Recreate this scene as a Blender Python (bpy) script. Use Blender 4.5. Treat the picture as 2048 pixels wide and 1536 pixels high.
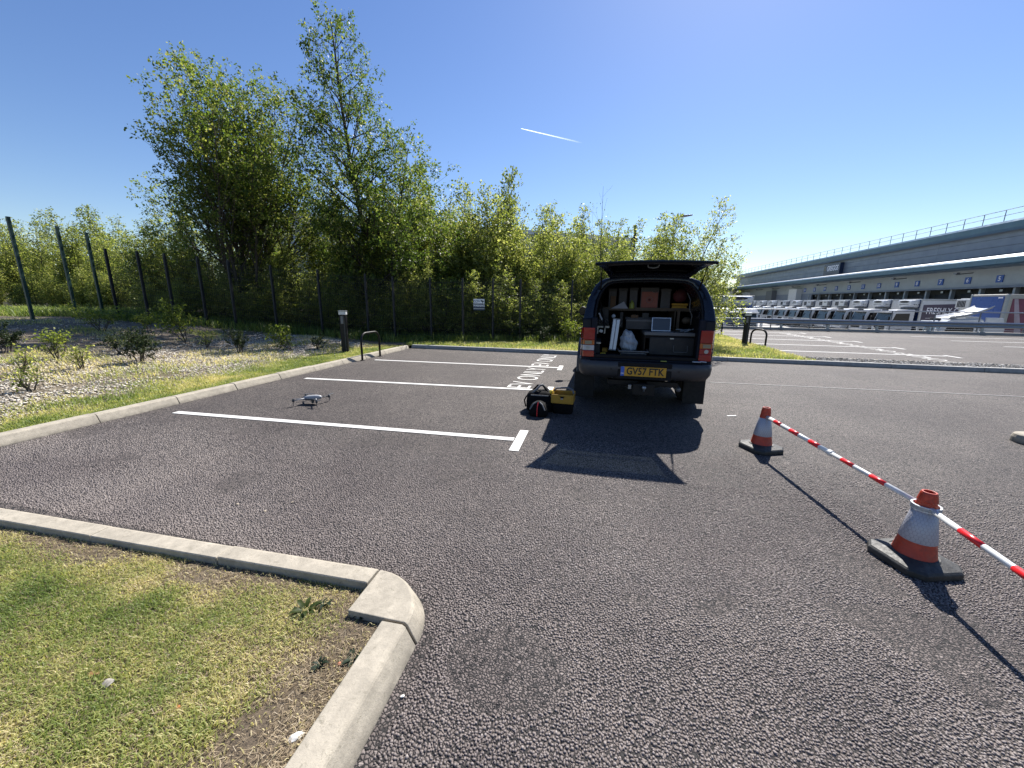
import bpy, bmesh, math, random
import numpy as np
from mathutils import Vector, Matrix, Euler
R = math.radians
sc = bpy.context.scene
for o in list(bpy.data.objects): bpy.data.objects.remove(o, do_unlink=True)
C = sc.collection

# ------------------------------------------------------------------ camera
FP, CX, CY, CAMH = 768.0, 1024.0, 768.0, 1.5
PITCH, ROLL, YAW = R(12.2), R(0.7), R(12.9)
_f = Vector((-math.sin(YAW)*math.cos(PITCH), math.cos(YAW)*math.cos(PITCH), -math.sin(PITCH)))
_r0 = Vector((math.cos(YAW), math.sin(YAW), 0)); _u0 = _r0.cross(_f)
_r = _r0*math.cos(ROLL)+_u0*math.sin(ROLL); _u = _u0*math.cos(ROLL)-_r0*math.sin(ROLL)
cd = bpy.data.cameras.new('camera'); co = bpy.data.objects.new('camera', cd); C.objects.link(co)
m = Matrix((( _r.x, _u.x, -_f.x, 0), (_r.y, _u.y, -_f.y, 0), (_r.z, _u.z, -_f.z, CAMH), (0, 0, 0, 1)))
co.matrix_world = m
cd.sensor_fit = 'HORIZONTAL'; cd.sensor_width = 36; cd.lens = 36*FP/2048
cd.clip_start = 0.05; cd.clip_end = 20000
sc.camera = co

# ------------------------------------------------------------------ sky, sun, exposure
SUN_EL, SUN_AZ = R(46.8), R(15.5)          # azimuth measured from +Y towards +X
w = bpy.data.worlds.new('World'); sc.world = w; w.use_nodes = True
nt = w.node_tree; bg = nt.nodes['Background']
sky = nt.nodes.new('ShaderNodeTexSky'); sky.sky_type = 'NISHITA'; sky.sun_disc = False
sky.sun_elevation = SUN_EL; sky.sun_rotation = SUN_AZ
sky.air_density = 1.1; sky.dust_density = 0.2; sky.ozone_density = 3.0; sky.altitude = 0
hsv = nt.nodes.new('ShaderNodeHueSaturation'); hsv.inputs['Saturation'].default_value = 1.15; hsv.inputs['Hue'].default_value = .511
nt.links.new(sky.outputs[0], hsv.inputs['Color']); nt.links.new(hsv.outputs[0], bg.inputs[0]); bg.inputs[1].default_value = 0.070
sd = bpy.data.lights.new('sun', 'SUN'); sd.energy = 4.9; sd.angle = R(0.53); sd.color = (1.0, 0.955, 0.89)
so = bpy.data.objects.new('sun', sd); C.objects.link(so); so.location = (6, 20, 24)
sdir = Vector((math.sin(SUN_AZ)*math.cos(SUN_EL), math.cos(SUN_AZ)*math.cos(SUN_EL), math.sin(SUN_EL)))
so.rotation_euler = sdir.to_track_quat('Z', 'Y').to_euler()
sc.view_settings.view_transform = 'Standard'; sc.view_settings.look = 'None'
sc.view_settings.exposure = 1.02; sc.view_settings.gamma = 1.0; sc.view_settings.use_curve_mapping = False

def at(px, py, Y):
    """point of the vertical plane y=Y seen at a pixel of the 2048x1536 photograph"""
    d = _r*((px-CX)/FP)-_u*((py-CY)/FP)+_f
    t = Y/d.y
    return Vector((0, 0, CAMH))+d*t
def on_ground(px, py, z=0.0):
    d = _r*((px-CX)/FP)-_u*((py-CY)/FP)+_f
    return Vector((0, 0, CAMH))+d*((z-CAMH)/d.z)

# ------------------------------------------------------------------ helpers
rng = np.random.default_rng(7); random.seed(7)
def tag(o, label=None, cat=None, group=None, kind=None):
    if label: o['label'] = label
    if cat: o['category'] = cat
    if group: o['group'] = group
    if kind: o['kind'] = kind
    return o
def empty(name, loc=(0, 0, 0), rz=0.0, parent=None):
    o = bpy.data.objects.new(name, None); C.objects.link(o); o.location = loc; o.rotation_euler = (0, 0, rz)
    o.empty_display_size = 0.1
    if parent: o.parent = parent
    return o
def thing(name, label, cat, loc=(0, 0, 0), rz=0.0, group=None):
    return tag(empty(name, loc, rz), label, cat, group)
def copy_tree(o, parent=None):
    c = o.copy(); C.objects.link(c)
    if parent is not None: c.parent = parent
    for ch in list(o.children): copy_tree(ch, c)
    return c
def link_mesh(name, me, mat=None, parent=None):
    o = bpy.data.objects.new(name, me); C.objects.link(o)
    if mat is not None and len(me.materials) == 0: me.materials.append(mat)
    if parent: o.parent = parent
    return o
class MB:
    def __init__(s): s.v = []; s.f = []
    def add(s, vs, fs):
        n = len(s.v); s.v += [tuple(v) for v in vs]; s.f += [tuple(i+n for i in f) for f in fs]; return s
    def box(s, c, d, rot=None):
        x, y, z = d[0]/2, d[1]/2, d[2]/2
        vs = [Vector(p) for p in ((-x,-y,-z),(x,-y,-z),(x,y,-z),(-x,y,-z),(-x,-y,z),(x,-y,z),(x,y,z),(-x,y,z))]
        if rot is not None:
            M = Euler(rot).to_matrix(); vs = [M @ v for v in vs]
        c = Vector(c)
        return s.add([v+c for v in vs], [(0,3,2,1),(4,5,6,7),(0,1,5,4),(1,2,6,5),(2,3,7,6),(3,0,4,7)])
    def bb(s, a, b):      # box from corner to corner
        return s.box([(a[i]+b[i])/2 for i in range(3)], [abs(b[i]-a[i]) for i in range(3)])
    def prism(s, poly, axis, a, b):   # polygon extruded along an axis (0,1,2)
        def P(p, t):
            q = [p[0], p[1]]; q.insert(axis, t); return q
        n = len(poly); vs = [P(p, a) for p in poly]+[P(p, b) for p in poly]
        fs = [tuple(range(n-1, -1, -1)), tuple(range(n, 2*n))]+[(i, (i+1) % n, n+(i+1) % n, n+i) for i in range(n)]
        return s.add(vs, fs)
    def tube(s, pts, r, n=8, cap=True, close=False):
        pts = [Vector(p) for p in pts]; k = len(pts)
        rs = r if isinstance(r, (list, tuple)) else [r]*k
        vs = []; prev = None
        for i, p in enumerate(pts):
            d = (pts[(i+1) % k]-pts[i-1]) if close else (pts[min(i+1, k-1)]-pts[max(i-1, 0)])
            d = d.normalized() if d.length > 1e-9 else Vector((0, 0, 1))
            if prev is None:
                a = Vector((0, 0, 1)) if abs(d.z) < .9 else Vector((1, 0, 0)); u = d.cross(a).normalized()
            else: u = (prev-d*prev.dot(d)).normalized()
            prev = u; w_ = d.cross(u)
            for j in range(n):
                t = 2*math.pi*j/n; vs.append(p+(u*math.cos(t)+w_*math.sin(t))*rs[i])
        fs = []
        for i in range(k if close else k-1):
            i2 = (i+1) % k
            for j in range(n): fs.append((i*n+j, i*n+(j+1) % n, i2*n+(j+1) % n, i2*n+j))
        if cap and not close: fs += [tuple(range(n-1, -1, -1)), tuple((k-1)*n+j for j in range(n))]
        return s.add(vs, fs)
    def lathe(s, prof, c=(0, 0, 0), n=24, axis=2, cap=True, sx=1, sy=1):
        vs = []
        for r, h in prof:
            for j in range(n):
                t = 2*math.pi*j/n; q = [r*math.cos(t)*sx, r*math.sin(t)*sy]; q.insert(axis, h)
                vs.append((q[0]+c[0], q[1]+c[1], q[2]+c[2]))
        fs = []
        for i in range(len(prof)-1):
            for j in range(n): fs.append((i*n+j, i*n+(j+1) % n, (i+1)*n+(j+1) % n, (i+1)*n+j))
        if cap: fs += [tuple(range(n-1, -1, -1)), tuple((len(prof)-1)*n+j for j in range(n))]
        return s.add(vs, fs)
    def grid(s, rows):   # rows of points -> quad sheet
        n = len(rows[0]); vs = [p for r_ in rows for p in r_]
        fs = [(i*n+j, i*n+j+1, (i+1)*n+j+1, (i+1)*n+j) for i in range(len(rows)-1) for j in range(n-1)]
        return s.add(vs, fs)
    def build(s, name, mat, parent=None, bevel=0, smooth=False, seg=2, solid=0, subsurf=0):
        me = bpy.data.meshes.new(name); me.from_pydata(s.v, [], s.f); me.update()
        bm = bmesh.new(); bm.from_mesh(me); bmesh.ops.recalc_face_normals(bm, faces=bm.faces); bm.to_mesh(me); bm.free()
        o = link_mesh(name, me, mat, parent)
        if solid:
            md = o.modifiers.new('solid', 'SOLIDIFY'); md.thickness = solid; md.offset = 0
        if subsurf:
            md = o.modifiers.new('sub', 'SUBSURF'); md.levels = subsurf; md.render_levels = subsurf
        if bevel:
            md = o.modifiers.new('bevel', 'BEVEL'); md.width = bevel; md.segments = seg; md.limit_method = 'ANGLE'; md.angle_limit = R(35)
        if smooth:
            for p in me.polygons: p.use_smooth = True
        return o
def np_mesh(name, verts, faces, attrs=None, smooth=False):
    """verts (n,3), faces (m,k) all with k corners; attrs: dict of per-face floats"""
    verts = np.asarray(verts, np.float32); faces = np.asarray(faces, np.int32)
    me = bpy.data.meshes.new(name); k = faces.shape[1]
    me.vertices.add(len(verts)); me.vertices.foreach_set('co', verts.ravel())
    me.loops.add(faces.size); me.loops.foreach_set('vertex_index', faces.ravel())
    me.polygons.add(len(faces)); me.polygons.foreach_set('loop_start', np.arange(0, faces.size, k, dtype=np.int32))
    me.polygons.foreach_set('loop_total', np.full(len(faces), k, np.int32))
    if smooth: me.polygons.foreach_set('use_smooth', np.ones(len(faces), bool))
    me.update(calc_edges=True)
    for a, vals in (attrs or {}).items():
        at_ = me.attributes.new(a, 'FLOAT', 'FACE'); at_.data.foreach_set('value', np.asarray(vals, np.float32))
    return me
def vnoise(x, y, seed=0, scale=1.0):
    r_ = np.random.default_rng(seed+1000); g = r_.random((64, 64))
    x = np.asarray(x, float)/scale+seed*7.3; y = np.asarray(y, float)/scale+seed*3.1
    xi = np.floor(x).astype(int); yi = np.floor(y).astype(int); fx = x-xi; fy = y-yi
    fx = fx*fx*(3-2*fx); fy = fy*fy*(3-2*fy)
    a = g[xi % 64, yi % 64]; b = g[(xi+1) % 64, yi % 64]; c = g[xi % 64, (yi+1) % 64]; d = g[(xi+1) % 64, (yi+1) % 64]
    return (a*(1-fx)+b*fx)*(1-fy)+(c*(1-fx)+d*fx)*fy
def fbm(x, y, seed=0, scale=1.0, o=3):
    t = 0; s_ = 0
    for i in range(o): t = t+vnoise(x, y, seed+i, scale/2**i)/2**i; s_ += 1/2**i
    return t/s_

# ------------------------------------------------------------------ materials
def new_mat(name):
    mt = bpy.data.materials.new(name); mt.use_nodes = True; n = mt.node_tree; b = n.nodes['Principled BSDF']; return mt, n, b
def N(n, t, **kw):
    x = n.nodes.new(t)
    for k, v in kw.items(): setattr(x, k, v)
    return x
def ramp(n, fac, stops):
    x = N(n, 'ShaderNodeValToRGB'); e = x.color_ramp.elements
    while len(e) < len(stops): e.new(0.5)
    for el, (p, c) in zip(e, stops): el.position = p; el.color = (*c, 1) if len(c) == 3 else c
    n.links.new(fac, x.inputs[0]); return x.outputs[0]
def mixc(n, fac, a, b, mode='MIX'):
    x = N(n, 'ShaderNodeMix', data_type='RGBA', blend_type=mode)
    for i, v in ((0, fac), (6, a), (7, b)):
        if hasattr(v, 'is_linked'): n.links.new(v, x.inputs[i])
        elif i == 0: x.inputs[0].default_value = v
        else: x.inputs[i].default_value = (*v, 1)
    return x.outputs[2]
def noise(n, scale, detail=4, rough=.6, vec=None, dist=0):
    x = N(n, 'ShaderNodeTexNoise'); x.inputs['Scale'].default_value = scale; x.inputs['Detail'].default_value = detail
    x.inputs['Roughness'].default_value = rough; x.inputs['Distortion'].default_value = dist
    if vec is not None: n.links.new(vec, x.inputs['Vector'])
    return x.outputs[0]
def pos(n): return N(n, 'ShaderNodeNewGeometry').outputs['Position']
def objc(n): return N(n, 'ShaderNodeTexCoord').outputs['Object']
def bump(n, b, h, strength, dist=.01):
    x = N(n, 'ShaderNodeBump'); x.inputs['Strength'].default_value = strength; x.inputs['Distance'].default_value = dist
    n.links.new(h, x.inputs['Height']); n.links.new(x.outputs[0], b.inputs['Normal'])
def simple(name, col, rough=.5, metal=0.0, var=.12, scale=9, bmp=0.0, bscale=60, spec=.5, coat=0, dirt=None, ds=4):
    mt, n, b = new_mat(name); v = objc(n)
    f = noise(n, scale, 5, .65, v)
    lo = tuple(c*(1-var) for c in col); hi = tuple(min(1, c*(1+var)) for c in col)
    out = ramp(n, f, [(.3, lo), (.7, hi)])
    if dirt:
        g = noise(n, ds, 6, .7, v, .6); g = ramp(n, g, [(.5, (0, 0, 0)), (.75, (1, 1, 1))])
        out = mixc(n, g, out, dirt)
    n.links.new(out, b.inputs['Base Color'])
    rr = ramp(n, noise(n, scale*2.3, 4, .6, v), [(.3, (max(0, rough-.08),)*3), (.7, (min(1, rough+.1),)*3)])
    n.links.new(rr, b.inputs['Roughness'])
    b.inputs['Metallic'].default_value = metal; b.inputs['Specular IOR Level'].default_value = spec
    b.inputs['Coat Weight'].default_value = coat; b.inputs['Coat Roughness'].default_value = .06
    if bmp: bump(n, b, noise(n, bscale, 5, .6, v), bmp, .004)
    return mt
def leafmat(name, stops, trans=.5, hue=None, gloss=.35):
    mt, n, b = new_mat(name)
    a = N(n, 'ShaderNodeAttribute', attribute_name='rnd').outputs['Fac']
    oi = N(n, 'ShaderNodeObjectInfo').outputs['Random']
    big = noise(n, .9, 2, .5, pos(n))
    mx = N(n, 'ShaderNodeMath', operation='MULTIPLY_ADD'); n.links.new(big, mx.inputs[0]); mx.inputs[1].default_value = .5
    mo = N(n, 'ShaderNodeMath', operation='MULTIPLY_ADD'); n.links.new(oi, mo.inputs[0]); mo.inputs[1].default_value = .25; mo.inputs[2].default_value = -.38
    n.links.new(mo.outputs[0], mx.inputs[2])
    ad = N(n, 'ShaderNodeMath', operation='ADD', use_clamp=True); n.links.new(a, ad.inputs[0]); n.links.new(mx.outputs[0], ad.inputs[1])
    col = ramp(n, ad.outputs[0], stops)
    n.links.new(col, b.inputs['Base Color']); b.inputs['Roughness'].default_value = max(.5, gloss); b.inputs['Specular IOR Level'].default_value = .3
    tr = N(n, 'ShaderNodeBsdfTranslucent'); tc = mixc(n, 1.0, col, (1.0, 1.0, .62), 'MULTIPLY')
    hs = N(n, 'ShaderNodeHueSaturation'); hs.inputs['Value'].default_value = 2.3; n.links.new(tc, hs.inputs['Color'])
    n.links.new(hs.outputs[0], tr.inputs[0])
    mxs = N(n, 'ShaderNodeMixShader'); mxs.inputs[0].default_value = trans
    n.links.new(b.outputs[0], mxs.inputs[1]); n.links.new(tr.outputs[0], mxs.inputs[2])
    n.links.new(mxs.outputs[0], n.nodes['Material Output'].inputs[0]); return mt
def glassmat(name, tint, gl=.12, rough=.02):
    mt, n, b = new_mat(name)
    tr = N(n, 'ShaderNodeBsdfTransparent'); tr.inputs[0].default_value = (*tint, 1)
    g = N(n, 'ShaderNodeBsdfGlossy'); g.inputs['Roughness'].default_value = rough
    fr = N(n, 'ShaderNodeFresnel'); fr.inputs[0].default_value = 1.45
    mx = N(n, 'ShaderNodeMixShader'); n.links.new(fr.outputs[0], mx.inputs[0])
    n.links.new(tr.outputs[0], mx.inputs[1]); n.links.new(g.outputs[0], mx.inputs[2])
    n.links.new(mx.outputs[0], n.nodes['Material Output'].inputs[0]); return mt

def asphalt_mat():
    mt, n, b = new_mat('asphalt'); p = pos(n)
    wv = N(n, 'ShaderNodeTexNoise'); wv.inputs['Scale'].default_value = 60; wv.inputs['Detail'].default_value = 2; n.links.new(p, wv.inputs['Vector'])
    sc_ = N(n, 'ShaderNodeVectorMath', operation='SCALE'); n.links.new(wv.outputs['Color'], sc_.inputs[0]); sc_.inputs['Scale'].default_value = .012
    ad = N(n, 'ShaderNodeVectorMath', operation='ADD'); n.links.new(p, ad.inputs[0]); n.links.new(sc_.outputs[0], ad.inputs[1]); p2 = ad.outputs[0]
    v1 = N(n, 'ShaderNodeTexVoronoi', feature='DISTANCE_TO_EDGE'); v1.inputs['Scale'].default_value = 72; n.links.new(p2, v1.inputs['Vector'])
    v2 = N(n, 'ShaderNodeTexVoronoi'); v2.inputs['Scale'].default_value = 72; n.links.new(p2, v2.inputs['Vector'])
    cell = N(n, 'ShaderNodeSeparateColor'); n.links.new(v2.outputs['Color'], cell.inputs[0])
    stone = ramp(n, cell.outputs[0], [(0, (.11, .094, .085)), (.6, (.158, .137, .126)), (.92, (.19, .166, .152)), (1, (.27, .24, .22))])
    miss = ramp(n, cell.outputs[1], [(.13, (1, 1, 1)), (.16, (0, 0, 0))])      # some stones sit lower, filled with bitumen
    gap = ramp(n, v1.outputs['Distance'], [(.06, (1, 1, 1)), (.20, (0, 0, 0))])
    dk = mixc(n, 1, gap, miss, 'LIGHTEN'); col = mixc(n, dk, stone, (.018, .017, .017))
    pt = ramp(n, noise(n, .55, 5, .6, p, .4), [(.35, (.74, .71, .72)), (.65, (1.14, 1.13, 1.11))]); col = mixc(n, 1, col, pt, 'MULTIPLY')
    pt2 = ramp(n, noise(n, 2.4, 4, .6, p), [(.35, (.90, .89, .90)), (.7, (1.08, 1.06, 1.05))]); col = mixc(n, 1, col, pt2, 'MULTIPLY')
    st = ramp(n, noise(n, .8, 6, .75, p, 1.2), [(.62, (0, 0, 0)), (.74, (.4, .4, .4))]); col = mixc(n, st, col, (.075, .071, .07))
    mp = N(n, 'ShaderNodeMapping'); mp.inputs['Scale'].default_value = (.35, 3.2, 1); mp.inputs['Rotation'].default_value = (0, 0, .12); n.links.new(p, mp.inputs[0])
    sk = ramp(n, noise(n, 1.3, 5, .7, mp.outputs[0], .5), [(.60, (1, 1, 1)), (.70, (.74, .73, .73)), (.78, (1, 1, 1))]); col = mixc(n, 1, col, sk, 'MULTIPLY')
    oil = ramp(n, noise(n, 1.9, 3, .5, p, .2), [(.70, (1, 1, 1)), (.78, (.6, .6, .6))]); col = mixc(n, 1, col, oil, 'MULTIPLY')
    n.links.new(col, b.inputs['Base Color'])
    b.inputs['Roughness'].default_value = .75; b.inputs['Specular IOR Level'].default_value = .35
    h0 = ramp(n, v1.outputs['Distance'], [(.0, (0, 0, 0)), (.30, (.85, .85, .85)), (.6, (1, 1, 1))])
    h = N(n, 'ShaderNodeMath', operation='MULTIPLY_ADD'); n.links.new(noise(n, 150, 3, .6, p), h.inputs[0]); h.inputs[1].default_value = .35; n.links.new(h0, h.inputs[2])
    bump(n, b, h.outputs[0], .8, .0055)
    return mt
def paint_mat():
    mt, n, b = new_mat('road_paint'); p = pos(n)
    wear = ramp(n, noise(n, 60, 6, .8, p), [(.28, (0, 0, 0)), (.42, (1, 1, 1))])
    col = mixc(n, wear, (.25, .24, .23), (.62, .61, .58)); n.links.new(col, b.inputs['Base Color']); b.inputs['Roughness'].default_value = .6
    bump(n, b, noise(n, 120, 4, .6, p), .5, .004); return mt
def concrete_mat(name, col, sc_=14, dots=False):
    mt, n, b = new_mat(name); p = pos(n)
    c = ramp(n, noise(n, sc_, 6, .7, p), [(.3, tuple(x*.72 for x in col)), (.72, tuple(min(1, x*1.12) for x in col))])
    sp = N(n, 'ShaderNodeTexVoronoi'); sp.inputs['Scale'].default_value = 160; n.links.new(p, sp.inputs['Vector'])
    c = mixc(n, ramp(n, sp.outputs['Distance'], [(.1, (.6, .6, .6)), (.22, (0, 0, 0))]), c, tuple(x*.45 for x in col))
    st = ramp(n, noise(n, 3.1, 6, .75, p, .8), [(.46, (0, 0, 0)), (.70, (.7, .7, .7))]); c = mixc(n, st, c, tuple(x*.58 for x in col))
    gr = ramp(n, noise(n, 34, 6, .8, p, .3), [(.56, (0, 0, 0)), (.68, (.75, .75, .75))]); c = mixc(n, gr, c, (col[0]*.42, col[1]*.42, col[2]*.38))
    sz = N(n, 'ShaderNodeSeparateXYZ'); n.links.new(p, sz.inputs[0]); mz = N(n, 'ShaderNodeMapRange'); mz.inputs[1].default_value = .0; mz.inputs[2].default_value = .045; mz.inputs[3].default_value = .75; mz.inputs[4].default_value = 0
    n.links.new(sz.outputs[2], mz.inputs[0]); mzz = N(n, 'ShaderNodeMath', operation='MULTIPLY'); n.links.new(mz.outputs[0], mzz.inputs[0]); n.links.new(ramp(n, noise(n, 9, 5, .7, p), [(.35, (.2, .2, .2)), (.6, (1, 1, 1))]), mzz.inputs[1])
    if 'kerb' in name: c = mixc(n, mzz.outputs[0], c, (.10, .088, .07))     # splashed grit and dirt along the foot of the kerb
    n.links.new(c, b.inputs['Base Color']); b.inputs['Roughness'].default_value = .85
    bump(n, b, noise(n, 90, 6, .7, p), .5, .004); return mt
def soil_mat(name, stops, sc_=8, bs=.8):
    mt, n, b = new_mat(name); p = pos(n)
    c = ramp(n, noise(n, sc_, 8, .75, p, .3), stops)
    c = mixc(n, 1, c, ramp(n, noise(n, .7, 4, .6, p), [(.3, (.75, .78, .72)), (.7, (1.15, 1.1, 1.05))]), 'MULTIPLY')
    n.links.new(c, b.inputs['Base Color']); b.inputs['Roughness'].default_value = .95
    bump(n, b, noise(n, sc_*4, 8, .8, p), bs, .03); return mt
M = {}
M['asphalt'] = asphalt_mat(); M['paint'] = paint_mat()
M['paint_worn'] = simple('worn_paint', (.36, .355, .34), .7, 0, .3, 30)
M['kerb'] = concrete_mat('kerb_concrete', (.385, .345, .275)); M['kerb_grey'] = concrete_mat('old_kerb_concrete', (.34, .335, .32))
M['soil'] = soil_mat('lawn_soil', [(.3, (.06, .045, .032)), (.5, (.15, .117, .082)), (.72, (.27, .22, .155))], 26)
M['bed'] = soil_mat('bed_soil', [(.3, (.05, .038, .026)), (.5, (.15, .12, .085)), (.7, (.36, .31, .24))], 7)
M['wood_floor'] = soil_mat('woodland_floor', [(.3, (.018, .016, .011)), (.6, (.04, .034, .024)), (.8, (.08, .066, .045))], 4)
M['yard'] = concrete_mat('yard_concrete', (.38, .37, .355), 2)
M['verge'] = soil_mat('verge_turf', [(.3, (.05, .065, .02)), (.55, (.10, .11, .035)), (.8, (.19, .17, .08))], 18)
M['gravel'] = soil_mat('gravel_bed', [(.35, (.05, .045, .04)), (.5, (.2, .19, .17)), (.65, (.42, .40, .37))], 26, 1)
M['black_metal'] = simple('black_powder_coat', (.006, .006, .007), .5, 0, .2, spec=.3)
M['galv'] = simple('galvanised_steel', (.30, .32, .34), .38, .8, .15, 20)
M['galv_dark'] = simple('weathered_steel', (.16, .17, .19), .5, .6, .2)
M['fence'] = simple('dark_fence_steel', (.016, .018, .023), .5, .3, .2)
M['fence_green'] = simple('dark_green_steel', (.006, .035, .03), .45, .1, .2)
M['white'] = simple('white_paint', (.58, .59, .60), .3, 0, .05, 3, dirt=(.5, .49, .46), ds=3)
M['cream'] = simple('weathered_panel', (.38, .36, .31), .55, 0, .1)
M['truck'] = simple('dark_blue_car_paint', (.004, .006, .014), .25, 0, .15, coat=.45, spec=.3)
M['truck_flat'] = simple('dark_blue_lower_paint', (.005, .008, .018), .5, 0, .15, coat=.05, spec=.15)
M['trim'] = simple('black_plastic', (.006, .006, .008), .6, 0, .2, bmp=.2, spec=.2)
M['bumper'] = simple('grey_bumper_plastic', (.030, .031, .036), .5, 0, .2, bmp=.15)
M['rubber'] = simple('tyre_rubber', (.012, .012, .012), .8, 0, .2, bmp=.4)
M['rim'] = simple('alloy_rim', (.35, .35, .36), .35, .9, .1)
M['red_lens'] = simple('red_lamp_lens', (.26, .006, .006), .12, 0, .08, coat=1)
M['amber_lens'] = simple('amber_lamp_lens', (.38, .09, .006), .15, 0, .08, coat=1)
M['clear_lens'] = simple('clear_lamp_lens', (.42, .43, .46), .12, 0, .05, coat=1)
M['plate_yellow'] = simple('reflective_yellow', (.50, .26, .015), .35, 0, .04)
M['plate_blue'] = simple('plate_blue', (.02, .10, .45), .35, 0, .04)
M['ink'] = simple('black_print', (.008, .008, .009), .5, 0, .05)
M['ink_white'] = simple('white_print', (.8, .8, .82), .5, 0, .04)
M['glass'] = glassmat('tinted_glass', (.22, .25, .25)); M['glass_clear'] = glassmat('pane_glass', (.55, .62, .64))
M['silver'] = simple('brushed_aluminium', (.36, .39, .46), .35, .55, .08, 30)
M['cone_red'] = simple('cone_orange_red', (.40, .036, .012), .5, 0, .2, 14, .2, dirt=(.15, .03, .02), ds=16)
M['pole_red'] = simple('red_plastic', (.62, .015, .02), .35, 0, .1)
M['pole_white'] = simple('white_plastic', (.62, .64, .64), .35, 0, .06, 8, dirt=(.5, .5, .48), ds=12)
M['base_black'] = simple('recycled_rubber', (.022, .022, .021), .6, 0, .5, 22, .5, 90, dirt=(.075, .072, .065), ds=9)
M['fabric_black'] = simple('black_nylon', (.004, .004, .005), .85, 0, .3, 40, .5, 200, spec=.15)
M['strap_grey'] = simple('grey_webbing', (.12, .125, .135), .7, 0, .2, 60)
M['yellow_fabric'] = simple('yellow_ballistic_nylon', (.36, .20, .02), .7, 0, .12, 40, .3, 200)
M['yellow_bright'] = simple('yellow_plastic', (.85, .62, .04), .4, 0, .1)
M['drone_grey'] = simple('light_grey_polymer', (.28, .29, .31), .4, 0, .08)
M['drone_dark'] = simple('dark_grey_polymer', (.05, .055, .065), .45, 0, .1)
M['card'] = simple('brown_cardboard', (.10, .06, .035), .85, 0, .15)
M['box_dark'] = simple('charcoal_plastic_crate', (.013, .014, .018), .6, 0, .15)
M['box_grey'] = simple('grey_plastic_crate', (.04, .04, .048), .6, 0, .15)
M['box_red'] = simple('terracotta_plastic', (.20, .055, .04), .6, 0, .1)
M['dark_red'] = simple('dark_red_fabric', (.06, .008, .013), .8, 0, .2)
M['plywood'] = simple('plywood', (.06, .045, .033), .7, 0, .2, 12)
M['paper'] = simple('white_paper', (.26, .27, .32), .8, 0, .03)
M['lime'] = simple('lime_plastic', (.22, .25, .05), .5, 0, .1)
M['cloth_white'] = simple('pale_plastic_sheet', (.30, .35, .42), .45, 0, .2, 12, .6, 30)
M['screen'] = simple('laptop_screen', (.03, .035, .05), .15, 0, .05)
M['clad_light'] = simple('light_grey_cladding', (.32, .345, .37), .45, .25, .06, 1)
M['clad'] = simple('blue_grey_cladding', (.19, .22, .27), .45, .3, .05, .6)
M['clad2'] = simple('dark_blue_grey_cladding', (.155, .18, .23), .45, .3, .05, .6)
M['gutter'] = simple('blue_gutter_steel', (.065, .135, .20), .35, .4, .08, 1)
M['dock_dark'] = simple('dark_dock_grey', (.06, .06, .055), .8, 0, .1)  # plain dark grey for the back wall of the docks
M['sign_navy'] = simple('sign_navy', (.012, .028, .075), .35, 0, .05)
M['sign_blue'] = simple('sign_blue', (.01, .08, .36), .4, 0, .05)
M['orange'] = simple('amber_squares', (.22, .19, .12), .5, 0, .05)
M['lorry_blue'] = simple('lorry_blue_panel', (.012, .07, .28), .3, 0, .05, 1)
M['lorry_navy'] = simple('lorry_navy_panel', (.012, .03, .10), .3, 0, .05, 1)
M['lorry_print'] = simple('lorry_plum_print', (.05, .04, .07), .4, 0, .2, 1)
M['windscreen'] = simple('windscreen_glass', (.018, .032, .042), .22, 0, .6, 1.6, spec=.35)
M['door_glass'] = simple('cab_side_glass', (.006, .007, .009), .15, 0, .2, spec=.3)
M['bark'] = simple('grey_brown_bark', (.075, .062, .048), .9, 0, .35, 14, .8, 30)
M['bark_dark'] = simple('dark_bark', (.035, .030, .024), .9, 0, .35, 14, .8, 30)
G1 = [(.0, (.024, .046, .011)), (.45, (.070, .108, .022)), (.75, (.14, .175, .038)), (1, (.25, .25, .08))]
G2 = [(.0, (.045, .066, .017)), (.45, (.125, .155, .038)), (.75, (.23, .25, .075)), (1, (.38, .38, .17))]
G3 = [(.0, (.05, .075, .014)), (.5, (.12, .155, .028)), (1, (.22, .24, .06))]
G4 = [(.0, (.010, .022, .009)), (.5, (.025, .042, .014)), (1, (.06, .075, .02))]
M['leaf_tree'] = leafmat('sycamore_leaf', G1, .45); M['leaf_young'] = leafmat('birch_leaf', G2, .5)
M['leaf_lime'] = leafmat('fresh_maple_leaf', G3, .5); M['leaf_yew'] = leafmat('yew_needle', G4, .2, gloss=.6)
# ------------------------------------------------------------------ terrain
def fence_y(x): return np.maximum(14.62+.335*np.asarray(x, float), 9.5)
def hz(x, y):
    x = np.asarray(x, float); y = np.asarray(y, float)
    e = np.clip((-x-7.2)*.09, 0, .75)
    return e+(fbm(x, y, 3, 1.6)-.5)*.10*np.clip((-x-6.1)/1.5, 0, 1)
def strip_sheet(name, xs, f0, f1, n, zf, mat):
    rows = []
    for x in xs:
        a, b = float(f0(x)), float(f1(x)); ys = np.linspace(a, b, n)
        zs = zf(np.full(n, x), ys); rows.append([(x, y_, z_) for y_, z_ in zip(ys, zs)])
    o = MB().grid(rows).build(name, mat, smooth=True); tag(o, kind='structure'); return o
g_ = MB(); g_.add([(-3000, -400, -1.78), (3000, -400, -1.78), (3000, 4000, -1.78), (-3000, 4000, -1.78)], [(0, 1, 2, 3)])
tag(g_.build('far_ground', M['verge']), kind='structure')
g_ = MB(); g_.bb((-120, -60, -1.75), (2.0, 70, -.12)).bb((2.0, -60, -1.75), (120, 26.2, -.12))
tag(g_.build('ground', M['wood_floor']), kind='structure')
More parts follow.
